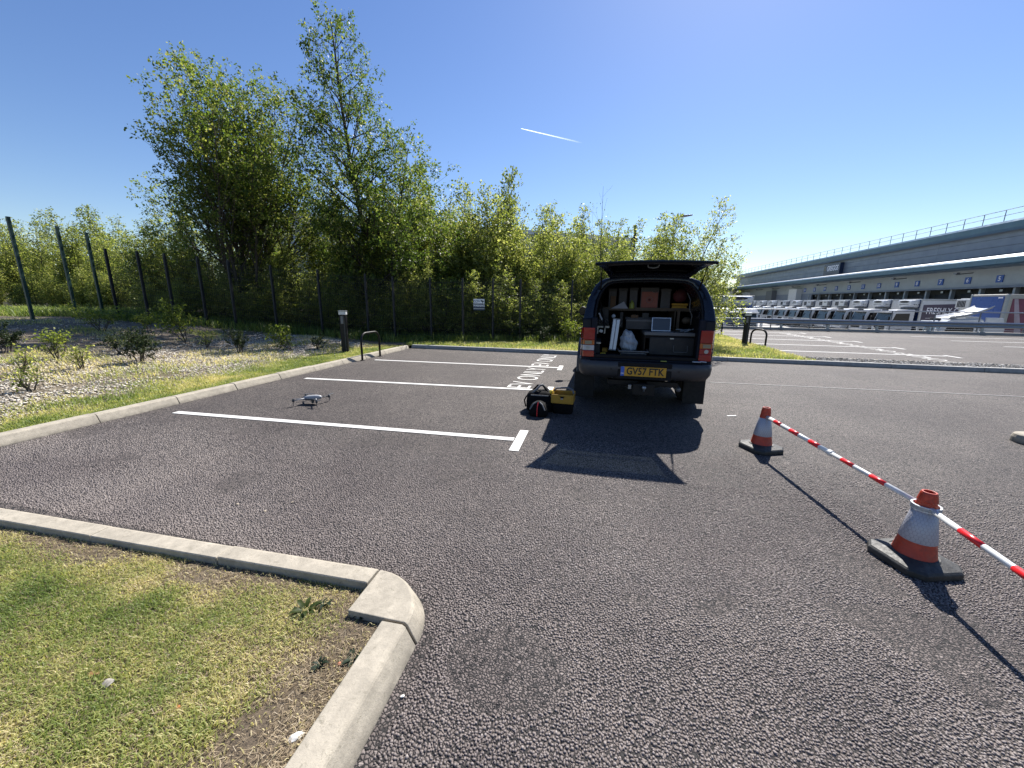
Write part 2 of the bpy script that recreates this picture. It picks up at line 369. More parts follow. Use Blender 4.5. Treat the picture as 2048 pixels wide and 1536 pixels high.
bed = strip_sheet('planting_bed', np.linspace(-46, -5.98, 90), lambda x: -4, lambda x: fence_y(x)-.0, 60, lambda x, y: .055+hz(x, y), M['bed'])
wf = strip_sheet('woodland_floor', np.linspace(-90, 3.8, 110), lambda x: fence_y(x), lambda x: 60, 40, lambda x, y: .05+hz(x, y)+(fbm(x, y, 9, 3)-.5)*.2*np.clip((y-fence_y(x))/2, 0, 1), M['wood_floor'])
verge = strip_sheet('grass_verge', np.linspace(-5.98, 5.45, 40), lambda x: 11.26, lambda x: fence_y(x) if x < 3.8 else 26.0, 30, lambda x, y: .075+(fbm(x, y, 5, .8)-.5)*.04, M['verge'])
# car park asphalt sheets, lower yard
cp = MB(); cp.bb((-5.86, -8, -.11), (40, 11.14, 0)); car_park = tag(cp.build('car_park', M['asphalt']), kind='structure')
cp2 = MB(); cp2.bb((5.5, 12.42, -.11), (60, 26.0, .004)); car_park2 = tag(cp2.build('upper_car_park', M['asphalt']), kind='structure')
yd = MB(); yd.bb((2.0, 26.3, -1.77), (160, 260, -1.7)); yard = tag(yd.build('lorry_yard', M['yard']), kind='structure')
rw = MB(); rw.bb((2.0, 26.0, -1.75), (70, 26.32, .0)); tag(rw.build('retaining_wall', M['kerb_grey']), kind='structure')
up = MB(); up.bb((2.0, 25.98, .001), (70, 26.28, .15)); tag(up.build('concrete_upstand', M['kerb_grey'], bevel=.012), kind='structure')

# ------------------------------------------------------------------ kerbs, stone by stone
def stone_mesh(L, W=.112, H=.105, batter=.05, name='kerb_stone', mat=None):
    b_ = MB(); prof = [(0, -.08), (0, .0), (batter*.92, H*.90), (batter*1.25, H), (W+batter, H), (W+batter, -.08)]
    vs = [(.003, p[0], p[1]) for p in prof]+[(L-.003, p[0], p[1]) for p in prof]
    n = len(prof); fs = [tuple(range(n)), tuple(range(2*n-1, n-1, -1))]+[(i, n+i, n+(i+1) % n, (i+1) % n) for i in range(n)]
    b_.add(vs, fs)
    me = bpy.data.meshes.new(name); me.from_pydata(b_.v, [], b_.f); me.materials.append(mat or M['kerb'])
    bm = bmesh.new(); bm.from_mesh(me); bmesh.ops.recalc_face_normals(bm, faces=bm.faces)
    bmesh.ops.bevel(bm, geom=[e for e in bm.edges], offset=.005, segments=1, affect='EDGES'); bm.to_mesh(me); bm.free(); return me
STONE = stone_mesh(.915); STONE_G = stone_mesh(.915, .125, .105, .022, mat=M['kerb_grey'])
def kerb_run(root, p0, p1, me, Lm=.915, end_mesh_kw=None):
    d = Vector((p1[0]-p0[0], p1[1]-p0[1], 0)); L = d.length; d.normalize(); a = math.atan2(d.y, d.x); n = int(L/Lm); k = 0
    rr = random.Random(int(L*100))
    while k*Lm < L-.05:
        ln = min(Lm, L-k*Lm)
        o = link_mesh('kerb_stone', me if ln > Lm-.01 else stone_mesh(ln, **(end_mesh_kw or {})), None, root)
        o.location = (p0[0]+d.x*k*Lm, p0[1]+d.y*k*Lm, rr.uniform(-.004, .004)); o.rotation_euler = (rr.uniform(-.012, .012), 0, a+rr.uniform(-.002, .002)); k += 1
kl = tag(empty('kerb', (0, 0, 0)), kind='structure'); kl['label'] = 'pale concrete kerb in long stones down the left side of the parking bays'
kerb_run(kl, (-5.83, -3.2), (-5.83, 10.98), STONE)
kb = tag(empty('kerb', (0, 0, 0)), kind='structure'); kb['label'] = 'concrete kerb across the far end of the bays, its face in shade'
kerb_run(kb, (-5.84, 11.12), (33, 11.12), STONE_G, end_mesh_kw=dict(mat=M['kerb_grey'], batter=.022))
kf = tag(empty('kerb', (0, 0, 0)), kind='structure'); kf['label'] = 'pale kerb turning a rounded corner round the foreground lawn'
def fcorner():   # rounded quadrant corner stone
    b_ = MB(); c = (-1.06, 1.30); n = 16; ring = []
    for rad, z in ((.345, -.08), (.345, 0), (.30, .092), (.288, .102)):
        row = []
        for i in range(n+1):
            t = R(91)*i/n; rx = rad; ry = rad*.96
            row.append((c[0]+rx*math.cos(t), c[1]+ry*math.sin(t), z))
        ring.append(row)
    vs = [p for r_ in ring for p in r_]; m_ = n+1; fs = []
    for i in range(3):
        for j in range(n): fs.append((i*m_+j, i*m_+j+1, (i+1)*m_+j+1, (i+1)*m_+j))
    k = len(vs); vs += [(c[0], c[1], .102), (c[0], c[1], -.08)]
    fs.append(tuple([k]+[3*m_+j for j in range(m_)])); fs.append(tuple([k+1]+[j for j in range(m_-1, -1, -1)]))
    fs.append((k, k+1, 0, m_, 2*m_, 3*m_)); fs.append((k, 3*m_+n, 2*m_+n, m_+n, n, k+1))
    b_.add(vs, fs); return b_
o = fcorner().build('corner_stone', M['kerb'], kf, bevel=.004)
kerb_run(kf, (-.672, -.52), (-.716, 1.294), STONE)
kerb_run(kf, (-1.075, 1.632), (-4.73, 1.545), STONE)
# flush edging and grey round block at the right
ke = tag(empty('kerb', (0, 0, 0)), kind='structure'); ke['label'] = 'low flush edging kerb of the upper car park'
EDGE = stone_mesh(.915, .10, .062, .01, mat=M['kerb'])
kerb_run(ke, (5.53, 12.4), (5.30, 19.9), EDGE, end_mesh_kw=dict(W=.07, H=.055, batter=.01))
kerb_run(ke, (5.30, 19.9), (5.1, 25.9), EDGE, end_mesh_kw=dict(W=.07, H=.055, batter=.01))
kerb_run(ke, (40, 12.22), (5.53, 12.40), EDGE, end_mesh_kw=dict(W=.07, H=.055, batter=.01))
gb = MB(); gb.bb((5.53, 11.29, -.02), (40, 12.27, .055)); tag(gb.build('gravel_strip', M['gravel']), kind='structure')
q = MB(); q.lathe([(.15, 0), (.15, .055), (.138, .09), (.12, .10)], (0, 0, 0), 28); 
o = q.build('concrete_block', M['kerb'], bevel=.004); o.location = (4.80, 5.32, .001)
tag(o, 'low round pale concrete block standing on the asphalt at the right edge', 'block')

# ------------------------------------------------------------------ painted markings (flat print on the asphalt, children of it)
def line(a, b, wd, parent, z=.004, name='bay_line', mat=None):
    a = Vector((*a, 0)); b = Vector((*b, 0)); d = (b-a).normalized(); n_ = Vector((-d.y, d.x, 0))*wd/2
    vs = [a-n_, b-n_, b+n_, a+n_]; m_ = MB(); m_.add([(v.x, v.y, z) for v in vs]+[(v.x, v.y, z+.003) for v in vs], [(4, 5, 6, 7), (0, 1, 5, 4), (1, 2, 6, 5), (2, 3, 7, 6), (3, 0, 4, 7)])
    return m_.build(name, mat or M['paint'], parent)
line((-5.44, 3.77), (-.87, 3.93), .095, car_park); line((-.80, 3.60), (-.815, 4.25), .10, car_park)
line((-5.47, 6.14), (-.85, 6.40), .095, car_park); line((-.80, 6.06), (-.815, 6.70), .10, car_park)
line((-5.53, 8.59), (-.92, 8.78), .095, car_park); line((-.86, 8.46), (-.875, 9.08), .10, car_park)
line((2.11, 7.97), (12, 8.4), .022, car_park, mat=M['paint_worn']); line((1.74, 5.56), (1.86, 5.60), .03, car_park)
for yy in (14.28, 16.5, 18.85, 21.1, 23.4): line((5.62, yy), (10.3, yy+.06), .1, car_park2, z=.008)
for yy in (13.9, 16.2, 18.6, 20.95, 23.3, 25.4): line((15.1, yy), (20.0, yy+.06), .1, car_park2, z=.008)
for yy in (14.28, 16.5, 18.85, 21.1, 23.4): line((10.42, yy-.3), (10.42, yy+.3), .1, car_park2, z=.008)
def text_mesh(name, body, size, mat, parent=None, sx=1.0, extrude=.0, align='CENTER', M4=None, space=1.0, bold=0.0):
    cu = bpy.data.curves.new(name, 'FONT'); cu.body = body; cu.size = size; cu.align_x = align; cu.align_y = 'CENTER'
    cu.extrude = extrude; cu.space_character = space; cu.offset = bold; cu.resolution_u = 4
    tmp = bpy.data.objects.new('tmp', cu); C.objects.link(tmp); dg = bpy.context.evaluated_depsgraph_get()
    me = bpy.data.meshes.new_from_object(tmp.evaluated_get(dg)); bpy.data.objects.remove(tmp, do_unlink=True); bpy.data.curves.remove(cu)
    me.name = name; me.materials.clear(); me.transform(Matrix.Diagonal((sx, 1, 1, 1)))
    if M4 is not None: me.transform(M4)
    return link_mesh(name, me, mat, parent)
def ground_text(p, hgt, run, parent, z):
    # reads away from the camera (+Y), letter tops towards -X
    Mx = Matrix(((0, -1, 0, p[0]), (1, 0, 0, p[1]), (0, 0, 1, z), (0, 0, 0, 1)))
    o = text_mesh('painted_text', 'EV ONLY', 1.0, M['paint'], parent, bold=-.006); me = o.data
    xs = [v.co.x for v in me.vertices]; ys = [v.co.y for v in me.vertices]
    me.transform(Matrix.Diagonal((run/(max(xs)-min(xs)), hgt/(max(ys)-min(ys)), 1, 1)) @ Matrix.Translation((-(max(xs)+min(xs))/2, -(max(ys)+min(ys))/2, 0))); me.transform(Mx)
ground_text((-1.37, 7.52), .42, 2.12, car_park, .0075)
ground_text((-1.38, 9.93), .42, 2.06, car_park, .0075)
for yy in (15.4, 17.7, 20.0, 22.2, 13.4): ground_text((9.35, yy), .42, 1.9, car_park2, .0125)

# ------------------------------------------------------------------ grass and ground cover
def blades(px_, py_, pz_, h, wd, lean, rnd, two=True, seed=0):
    r_ = np.random.default_rng(seed); n = len(px_); a = r_.uniform(0, 2*np.pi, n); l = lean*r_.uniform(.2, 1.6, n)
    dx = np.cos(a); dy = np.sin(a); p = np.stack([px_, py_, pz_], 1); side = np.stack([-dy, dx, 0*dx], 1)*(wd/2)[:, None]
    if two:
        mid = p+np.stack([dx*l*h*.35, dy*l*h*.35, h*.62], 1); tip = p+np.stack([dx*l*h, dy*l*h, h*np.maximum(.25, 1-.35*l)], 1)
        V = np.stack([p-side, p+side, mid-side*.8, mid+side*.8, tip-side*.12, tip+side*.12], 1).reshape(-1, 3); k = np.arange(n)[:, None]*6
        F = np.stack([k+np.array([[0, 1, 3, 2]]), k+np.array([[2, 3, 5, 4]])], 1).reshape(-1, 4); at_ = np.repeat(rnd, 2)
    else:
        tip = p+np.stack([dx*l*h, dy*l*h, h*np.maximum(.25, 1-.3*l)], 1)
        V = np.stack([p-side, p+side, tip+side*.15, tip-side*.15], 1).reshape(-1, 3); k = np.arange(n)[:, None]*4
        F = (k+np.array([[0, 1, 2, 3]])).reshape(-1, 4); at_ = rnd
    return V, F, at_
M['grass'] = leafmat('lawn_grass', [(.0, (.085, .13, .028)), (.34, (.20, .245, .065)), (.56, (.37, .355, .14)), (.78, (.54, .47, .26)), (1, (.66, .58, .38))], .35, gloss=.5)
def lawn(name, pts, zf, hgt, wid, dry, label, lean=.7, two=True, seed=1, mat='grass', cat='grass'):
    x, y = pts; r_ = np.random.default_rng(seed); n = len(x)
    rnd = np.clip(dry*.75+r_.normal(0, .13, n), 0, 1)
    h = hgt*r_.uniform(.5, 1.35, n)*(1.05-.35*dry); w_ = wid*r_.uniform(.6, 1.3, n)
    V, F, A = blades(x, y, zf(x, y), h, w_, lean, rnd, two, seed)
    o = link_mesh(name, np_mesh(name, V, F, {'rnd': A}), M[mat]); tag(o, label, cat, kind='stuff'); return o
# foreground lawn soil: slightly bumpy sheet
lw = strip_sheet('lawn_soil', np.linspace(-4.9, -.83, 120), lambda x: -.6, lambda x: (1.47+.024*(x+1.07)), 60, lambda x, y: .062+(fbm(x, y, 12, .25)-.5)*.03, M['soil'])
def zl(x, y): return .060+(fbm(x, y, 12, .25)-.5)*.03
r_ = np.random.default_rng(3); n = 300000
x = r_.uniform(-4.9, -.84, n); y = r_.uniform(.25, 1.475, n); y = np.minimum(y, 1.46+.024*(x+1.07)); ok = ~((x > -1.05) & (y > 1.29)); x, y = x[ok], y[ok]
dense = fbm(x, y, 21, .55); edge = np.clip((1.42-y)/.28, 0, 1)*np.clip((-.98-x)/.55, 0, 1)
g = dense*.85+edge*.50; p_ = np.clip((g-.50)*3.4, .07, 1)
keep = r_.random(len(x)) < p_*.62; x, y, g2 = x[keep], y[keep], g[keep]
dry = np.clip(1.40-g2*.98+(fbm(x, y, 31, .18)-.5)*.8, 0, 1)
lawn('lawn_grass', (x, y), zl, .024, .0034, dry, 'foreground lawn of green grass thinning to straw by the rounded kerb', .85, True, 5)
# flat dry thatch among the blades
n = 120000; x = r_.uniform(-4.9, -.84, n); y = r_.uniform(.25, 1.47, n); ok = ~((x > -1.06) & (y > 1.28)) & (y < 1.46+.024*(x+1.07)) & (r_.random(n) < np.clip(.25+(fbm(x, y, 33, .22)-.35)*2.6, .1, 1)); x, y = x[ok], y[ok]
ln = r_.uniform(.010, .034, len(x)); a = r_.uniform(0, 2*np.pi, len(x)); z0 = zl(x, y)+r_.uniform(.001, .010, len(x))
dv = np.stack([np.cos(a)*ln, np.sin(a)*ln, r_.normal(0, .006, len(x))], 1); sv = np.stack([-np.sin(a), np.cos(a), 0*a], 1)*(.0005+.0005*r_.random(len(x)))[:, None]
p = np.stack([x, y, z0], 1); V = np.stack([p-sv, p+sv, p+dv+sv, p+dv-sv], 1).reshape(-1, 3); F = (np.arange(len(x))[:, None]*4+np.array([[0, 1, 2, 3]])).reshape(-1, 4)
M['straw'] = leafmat('dry_straw', [(0, (.12, .09, .055)), (.4, (.26, .20, .125)), (.8, (.42, .34, .23)), (1, (.55, .48, .36))], .2, gloss=.7)
tag(link_mesh('dry_thatch', np_mesh('dry_thatch', V, F, {'rnd': r_.random(len(x))}), M['straw']), 'matted dead straw lying between the lawn grass blades', 'dead grass', kind='stuff')
# grass strip along the left kerb
n = 95000; y = r_.uniform(1.2, 11.0, n); x = -5.99-np.abs(r_.normal(0, 1, n))*(.50+.4*fbm(y, y*0, 40, 1.2)); x = np.maximum(x, -7.9)
wgt = np.clip(1.25-(-5.99-x)/1.7+(fbm(x, y, 41, .7)-.5)*1.6, 0, 1); k = r_.random(n) < wgt; x, y = x[k], y[k]
dry = np.clip(.30+(fbm(x, y, 42, .5)-.35)*1.1, 0, 1)
lawn('verge_grass', (x, y), lambda x, y: .05+hz(x, y), .062, .0085, dry, 'strip of mown grass along the left kerb', .6, True, 6)
# verge in front of the fence
n = 110000; x = r_.uniform(-6.2, 5.4, n); y = r_.uniform(11.27, 19.5, n); lim = np.where(x < 3.9, fence_y(x)+.3, 21); k = (y < lim); x, y = x[k], y[k]
dry = np.clip(.42+(fbm(x, y, 43, .9)-.45)*1.0, 0, 1)
lawn('verge_grass', (x, y), lambda x, y: .07+0*x, .095, .011, dry, 'yellow-green grass between the back kerb and the fence', .6, True, 7)
n = 26000; x = r_.uniform(5.6, 30, n); y = r_.uniform(11.3, 12.25, n); 
# gravel pieces in the strip on the right, and pale chips in the bed
def chips(name, x, y, z, s, rnd, mat, label, cat, flat=.5, seed=3):
    r_ = np.random.default_rng(seed); n = len(x)
    base = np.array([[1, 0, 0], [0, 1, 0], [-1, 0, 0], [0, -1, 0], [0, 0, 1], [0, 0, -1]], float)
    F0 = np.array([[0, 1, 4], [1, 2, 4], [2, 3, 4], [3, 0, 4], [1, 0, 5], [2, 1, 5], [3, 2, 5], [0, 3, 5]])
    sc_ = np.stack([s*r_.uniform(.6, 1.4, n), s*r_.uniform(.4, 1.0, n), s*flat*r_.uniform(.5, 1.2, n)], 1)
    V = base[None]*sc_[:, None]*(1+r_.normal(0, .16, (n, 6, 3))); a = r_.uniform(0, 2*np.pi, n); t = r_.normal(0, .35, n)
    ca, sa = np.cos(a)[:, None], np.sin(a)[:, None]; X = V[..., 0]*ca-V[..., 1]*sa; Y = V[..., 0]*sa+V[..., 1]*ca; Z = V[..., 2]+X*np.tan(t)[:, None]*.4
    V = np.stack([X+x[:, None], Y+y[:, None], Z+z[:, None]], 2).reshape(-1, 3); F = (np.arange(n)[:, None, None]*6+F0[None]).reshape(-1, 3)
    o = link_mesh(name, np_mesh(name, V, F, {'rnd': np.repeat(rnd, 8)}), M[mat]); tag(o, label, cat, kind='stuff'); return o
def chipmat(name, stops, rough=.85):
    mt, n, b = new_mat(name); a = N(n, 'ShaderNodeAttribute', attribute_name='rnd').outputs['Fac']
    c = mixc(n, 1, ramp(n, a, stops), ramp(n, noise(n, 90, 4, .7, pos(n)), [(.3, (.8, .8, .8)), (.7, (1.1, 1.1, 1.1))]), 'MULTIPLY')
    if name == 'asphalt_aggregate':
        p = pos(n); c = mixc(n, 1, c, ramp(n, noise(n, .55, 5, .6, p, .4), [(.35, (.74, .71, .72)), (.65, (1.14, 1.13, 1.11))]), 'MULTIPLY')
        c = mixc(n, 1, c, ramp(n, noise(n, 2.4, 4, .6, p), [(.35, (.88, .87, .88)), (.7, (1.08, 1.06, 1.05))]), 'MULTIPLY')
        mp = N(n, 'ShaderNodeMapping'); mp.inputs['Scale'].default_value = (.35, 3.2, 1); mp.inputs['Rotation'].default_value = (0, 0, .12); n.links.new(p, mp.inputs[0])
        c = mixc(n, 1, c, ramp(n, noise(n, 1.3, 5, .7, mp.outputs[0], .5), [(.60, (1, 1, 1)), (.70, (.74, .73, .73)), (.78, (1, 1, 1))]), 'MULTIPLY')
        c = mixc(n, 1, c, ramp(n, noise(n, 1.9, 3, .5, p, .2), [(.70, (1, 1, 1)), (.78, (.6, .6, .6))]), 'MULTIPLY')
    n.links.new(c, b.inputs['Base Color']); b.inputs['Roughness'].default_value = rough; return mt
M['chip'] = chipmat('pale_chips', [(0, (.07, .05, .035)), (.35, (.24, .18, .12)), (.6, (.50, .43, .34)), (1, (.72, .67, .58))])
M['stone_chip'] = chipmat('gravel_stones', [(0, (.05, .045, .04)), (.5, (.2, .19, .18)), (.8, (.42, .41, .39)), (1, (.6, .59, .56))])
M['agg'] = chipmat('asphalt_aggregate', [(0, (.135, .116, .106)), (.6, (.192, .168, .155)), (.97, (.228, .20, .184)), (1, (.31, .28, .26))], .6)
chips('gravel', x, y, .06+r_.uniform(0, .02, n), r_.uniform(.012, .032, n), r_.random(n), 'stone_chip', 'loose grey gravel in the narrow strip behind the right-hand kerb', 'gravel')
n = 90000; x = r_.uniform(-16, -6.15, n); y = r_.uniform(1.5, 11, n); k = (y < fence_y(x)+.2)
wgt = np.clip(((-6.5-x)/.9), 0, 1)*np.clip((fbm(x, y, 50, 1.3)-.22)*5, .3, 1)*np.clip(1-(-8.8-x)/2.2, .05, 1); k &= r_.random(n) < wgt; x, y = x[k], y[k]
chips('wood_chips', x, y, .058+hz(x, y)+r_.uniform(0, .015, len(x)), r_.uniform(.010, .028, len(x)), np.clip(r_.normal(.82, .2, len(x)), 0, 1), 'chip', 'pale bark and chalk chips covering the planting bed on the left', 'mulch', .4)
# dead and tan low weeds over the bed
n = 60000; x = r_.uniform(-17, -6.3, n); y = r_.uniform(1.5, 11.2, n); k = (y < fence_y(x)+.3)
wgt = np.clip((fbm(x, y, 60, .9)-.55+.10*np.exp(-((x+9.2)/1.3)**2))*7, 0, 1)*np.clip((-6.6-x)/.8, .0, 1); k &= r_.random(n) < wgt; x, y = x[k], y[k]
lawn('bed_weeds', (x, y), lambda x, y: .05+hz(x, y), .11, .009, np.clip(.74+(fbm(x, y, 61, .8)-.5)*1.3, 0, 1), 'low tan and green weeds growing through the chips in the bed', .9, True, 8, cat='weeds')
n = 26000; x = r_.uniform(-24, 3.6, n); y = fence_y(x)+r_.uniform(-.5, 2.6, n)
lawn('undergrowth', (x, y), lambda x, y: .05+hz(x, y), .30, .020, np.clip(.18+(fbm(x, y, 62, .8)-.5)*.8, 0, 1), 'dim low undergrowth at the foot of the fence and trees', .9, True, 9, cat='undergrowth')
# coarse aggregate standing proud of the near asphalt, thinning with distance
def flat_stones(name, x, y, s, rnd, mat, label, cat, seed=3, k=5):
    r_ = np.random.default_rng(seed); n = len(x); a = np.arange(k)*2*np.pi/k+r_.uniform(0, 6.28, n)[:, None]+r_.normal(0, .16, (n, k))
    rad = s[:, None]*r_.uniform(.72, 1.2, (n, k)); h = s*r_.uniform(.42, .72, n); tl = r_.normal(0, .08, (n, 2)); el = r_.uniform(.75, 1.25, n)[:, None]
    X, Y = np.cos(a)*rad*el, np.sin(a)*rad/el; lo = np.stack([X+x[:, None], Y+y[:, None], np.full((n, k), -.002)], 2)
    t = .78; zt = h[:, None]+tl[:, :1]*X+tl[:, 1:]*Y; hi = np.stack([X*t+x[:, None], Y*t+y[:, None], zt], 2)
    ce = np.stack([x, y, h+s*.06], 1)[:, None]; V = np.concatenate([lo, hi, ce], 1).reshape(-1, 3); b = np.arange(n)[:, None, None]*(2*k+1)
    F = np.array([[i, (i+1) % k, k+(i+1) % k, k+i] for i in range(k)]); T = np.array([[k+i, k+(i+1) % k, 2*k] for i in range(k)]) if k == 5 else np.array([[4, 5, 6], [4, 6, 7]])
    tri = np.concatenate([F[:, [0, 1, 2]], F[:, [0, 2, 3]], T]); F = (b+tri[None]).reshape(-1, 3)
    o = link_mesh(name, np_mesh(name, V, F, {'rnd': np.repeat(rnd, len(tri))}), M[mat]); tag(o, label, cat, kind='stuff'); return o
gx, gy = np.meshgrid(np.arange(-5.8, 7, .0116), np.arange(.45, 4.4, .0116)); gx = gx.ravel()+r_.normal(0, .0035, gx.size); gy = gy.ravel()+r_.normal(0, .0035, gy.size)
k = (gx > -2.9*(gy+.7)) & (gx < 1.45*(gy+.5)) & (r_.random(gx.size) < np.clip((4.4-gy-.14*np.abs(gx))/1.9, 0, .97)); xx, yy = gx[k], gy[k]
lawnmask = ((xx < -.655) & (yy < 1.36)) | ((xx < -1.0) & (yy < 1.67)) | ((xx+1.06)**2+(yy-1.3)**2 < .36**2); k = ~lawnmask & (xx > -5.8); xx, yy = xx[k], yy[k]
cl = fbm(xx, yy, 70, .30); k = (cl < .93); xx, yy = xx[k], yy[k]; k = r_.random(len(xx)) < .94; xx, yy = xx[k], yy[k]
s_ = r_.uniform(.0046, .0072, len(xx)); pc = fbm(xx, yy, 77, .55); s_ = np.where(pc > .66, s_*.55, s_)
for ex_, ey_, er_ in ((-.28, 1.28, .20), (.35, .95, .12), (1.5, 1.9, .16)): s_ = np.where(((xx-ex_)/1.3)**2+(yy-ey_)**2 < er_**2*(.6+fbm(xx, yy, 78, .15)), s_*.5, s_)
nr = yy < 2.2; print('stones', nr.sum(), (~nr).sum())
flat_stones('asphalt_aggregate', xx[nr], yy[nr], s_[nr], r_.random(nr.sum()), 'agg', 'coarse dark stones of the near asphalt surface', 'asphalt')
flat_stones('asphalt_aggregate', xx[~nr], yy[~nr], s_[~nr]*1.04, r_.random((~nr).sum()), 'agg', 'coarse dark stones of the asphalt a few steps away', 'asphalt', seed=4, k=4)
# a few loose things on the lawn and asphalt
def rock(name, label, loc, s, mat, seed, sq=(1, .7, .5)):
    bm = bmesh.new(); bmesh.ops.create_icosphere(bm, subdivisions=2, radius=1); rr = random.Random(seed)
    for v in bm.verts: v.co *= 1+rr.uniform(-.13, .13); v.co = Vector((v.co.x*s*sq[0], v.co.y*s*sq[1], v.co.z*s*sq[2]))
    me = bpy.data.meshes.new(name); bm.to_mesh(me); bm.free(); o = link_mesh(name, me, mat); o.location = loc; o.rotation_euler = (0, 0, rr.uniform(0, 6)); tag(o, label, 'stone'); return o
M['chalk'] = simple('chalk_stone', (.68, .67, .63), .85, 0, .12, 40, .4)
rock('stone', 'large white chalk stone against the inside of the near kerb', (-.915, .82, .06), .028, M['chalk'], 1, (1, .6, .55))
rock('stone', 'small white stone on the straw behind the rounded corner kerb', (-1.21, 1.36, .055), .012, M['chalk'], 2)
p = on_ground(805, 1395); rock('stone', 'tiny pale stone on the asphalt beside the near kerb', (p.x, p.y, .006), .008, M['chalk'], 3)
p = on_ground(85, 1062, .05); rock('stone', 'white stone by the inner face of the lawn kerb at the far left', (p.x, p.y-.02, .055), .016, M['chalk'], 4)
def dead_leaf(label, loc, s, col, seed):
    rr = random.Random(seed); b_ = MB(); n = 7; rows = []
    for i in range(n):
        t = i/(n-1); wd = math.sin(math.pi*min(1, t*.95+.05))**.7*.42*s; c = (t-.5)*s
        rows.append([(c, -wd, .25*wd+rr.uniform(0, .1)*s), (c, 0, .10*s*math.sin(t*3)), (c, wd, .35*wd+rr.uniform(0, .1)*s)])
    b_.grid(rows); mt = simple('dead_leaf_'+str(seed), col, .7, 0, .3, 60)
    o = b_.build('dead_leaf', mt, smooth=True, solid=.0006); o.location = loc; o.rotation_euler = (rr.uniform(-.3, .3), rr.uniform(-.5, .2), rr.uniform(0, 6)); tag(o, label, 'leaf'); return o
for px, py, s, col, lb in ((188, 1352, .04, (.20, .10, .04), 'curled brown dead leaf with a pale tip in the left of the lawn'), (215, 1372, .045, (.26, .24, .20), 'greyish dead leaf flat on the grass, touching the brown curled one'),
                       (358, 1418, .018, (.50, .17, .06), 'small rust-orange leaf in the middle of the lawn'), (679, 1330, .016, (.62, .16, .09), 'bright orange-red leaf on bare soil near the kerb')):
    p = on_ground(px, py, .06); dead_leaf(lb, (p.x, p.y, .066), s, col, int(px))
for px, py in ((475, 1010), (585, 1006), (530, 1024)):
    p = on_ground(px, py); dead_leaf({475: 'pale dry leaf on the asphalt in the near bay, leftmost', 585: 'pale dry leaf on the asphalt in the near bay, rightmost', 530: 'tiny pale leaf scrap between two dry leaves on the asphalt'}[px], (p.x, p.y, .006), .022, (.32, .27, .2), px)
# broad-leaved weeds in the lawn, each a small rosette
def weed(label, px, py, s, seed, mat='leaf_yew'):
    r5 = random.Random(seed); b_ = MB(); p = on_ground(px, py, .06)
    for k in range(11):
        a = k*2.4+r5.uniform(-.3, .3); L = s*r5.uniform(.6, 1.1); wd = L*.16; up = r5.uniform(.15, .6); D = Vector((math.cos(a), math.sin(a), 0)); Nn = Vector((-D.y, D.x, 0)); rows = []
        for t, wv in ((0, .35), (.35, 1), (.7, .9), (1, .1)):
            c = D*L*t+Vector((0, 0, L*up*math.sin(t*2.2))); rows.append([tuple(c+Nn*wd*wv), tuple(c+Vector((0, 0, -.15*wd))), tuple(c-Nn*wd*wv)])
        b_.grid(rows)
    o = b_.build('weed', M[mat], smooth=True); o.location = (p.x, p.y, .063); tag(o, label, 'weed'); return o
weed('flat dark weed rosette on the bare soil beside the near kerb', 708, 1318, .05, 1)
weed('weed rosette in the corner below the rounded kerb stone', 728, 1232, .06, 2)
weed('bushy dark green weed clump left of the rounded corner stone', 610, 1225, .07, 3, 'leaf_young')
weed('small dark weed tuft touching the bushy weed clump on its right', 650, 1210, .05, 4, 'leaf_yew')
weed('small weed under the far lawn kerb, left of the corner stone', 618, 1150, .04, 5)
weed('weed rosette low in the lawn beside the white chalk stone', 640, 1330, .04, 6)
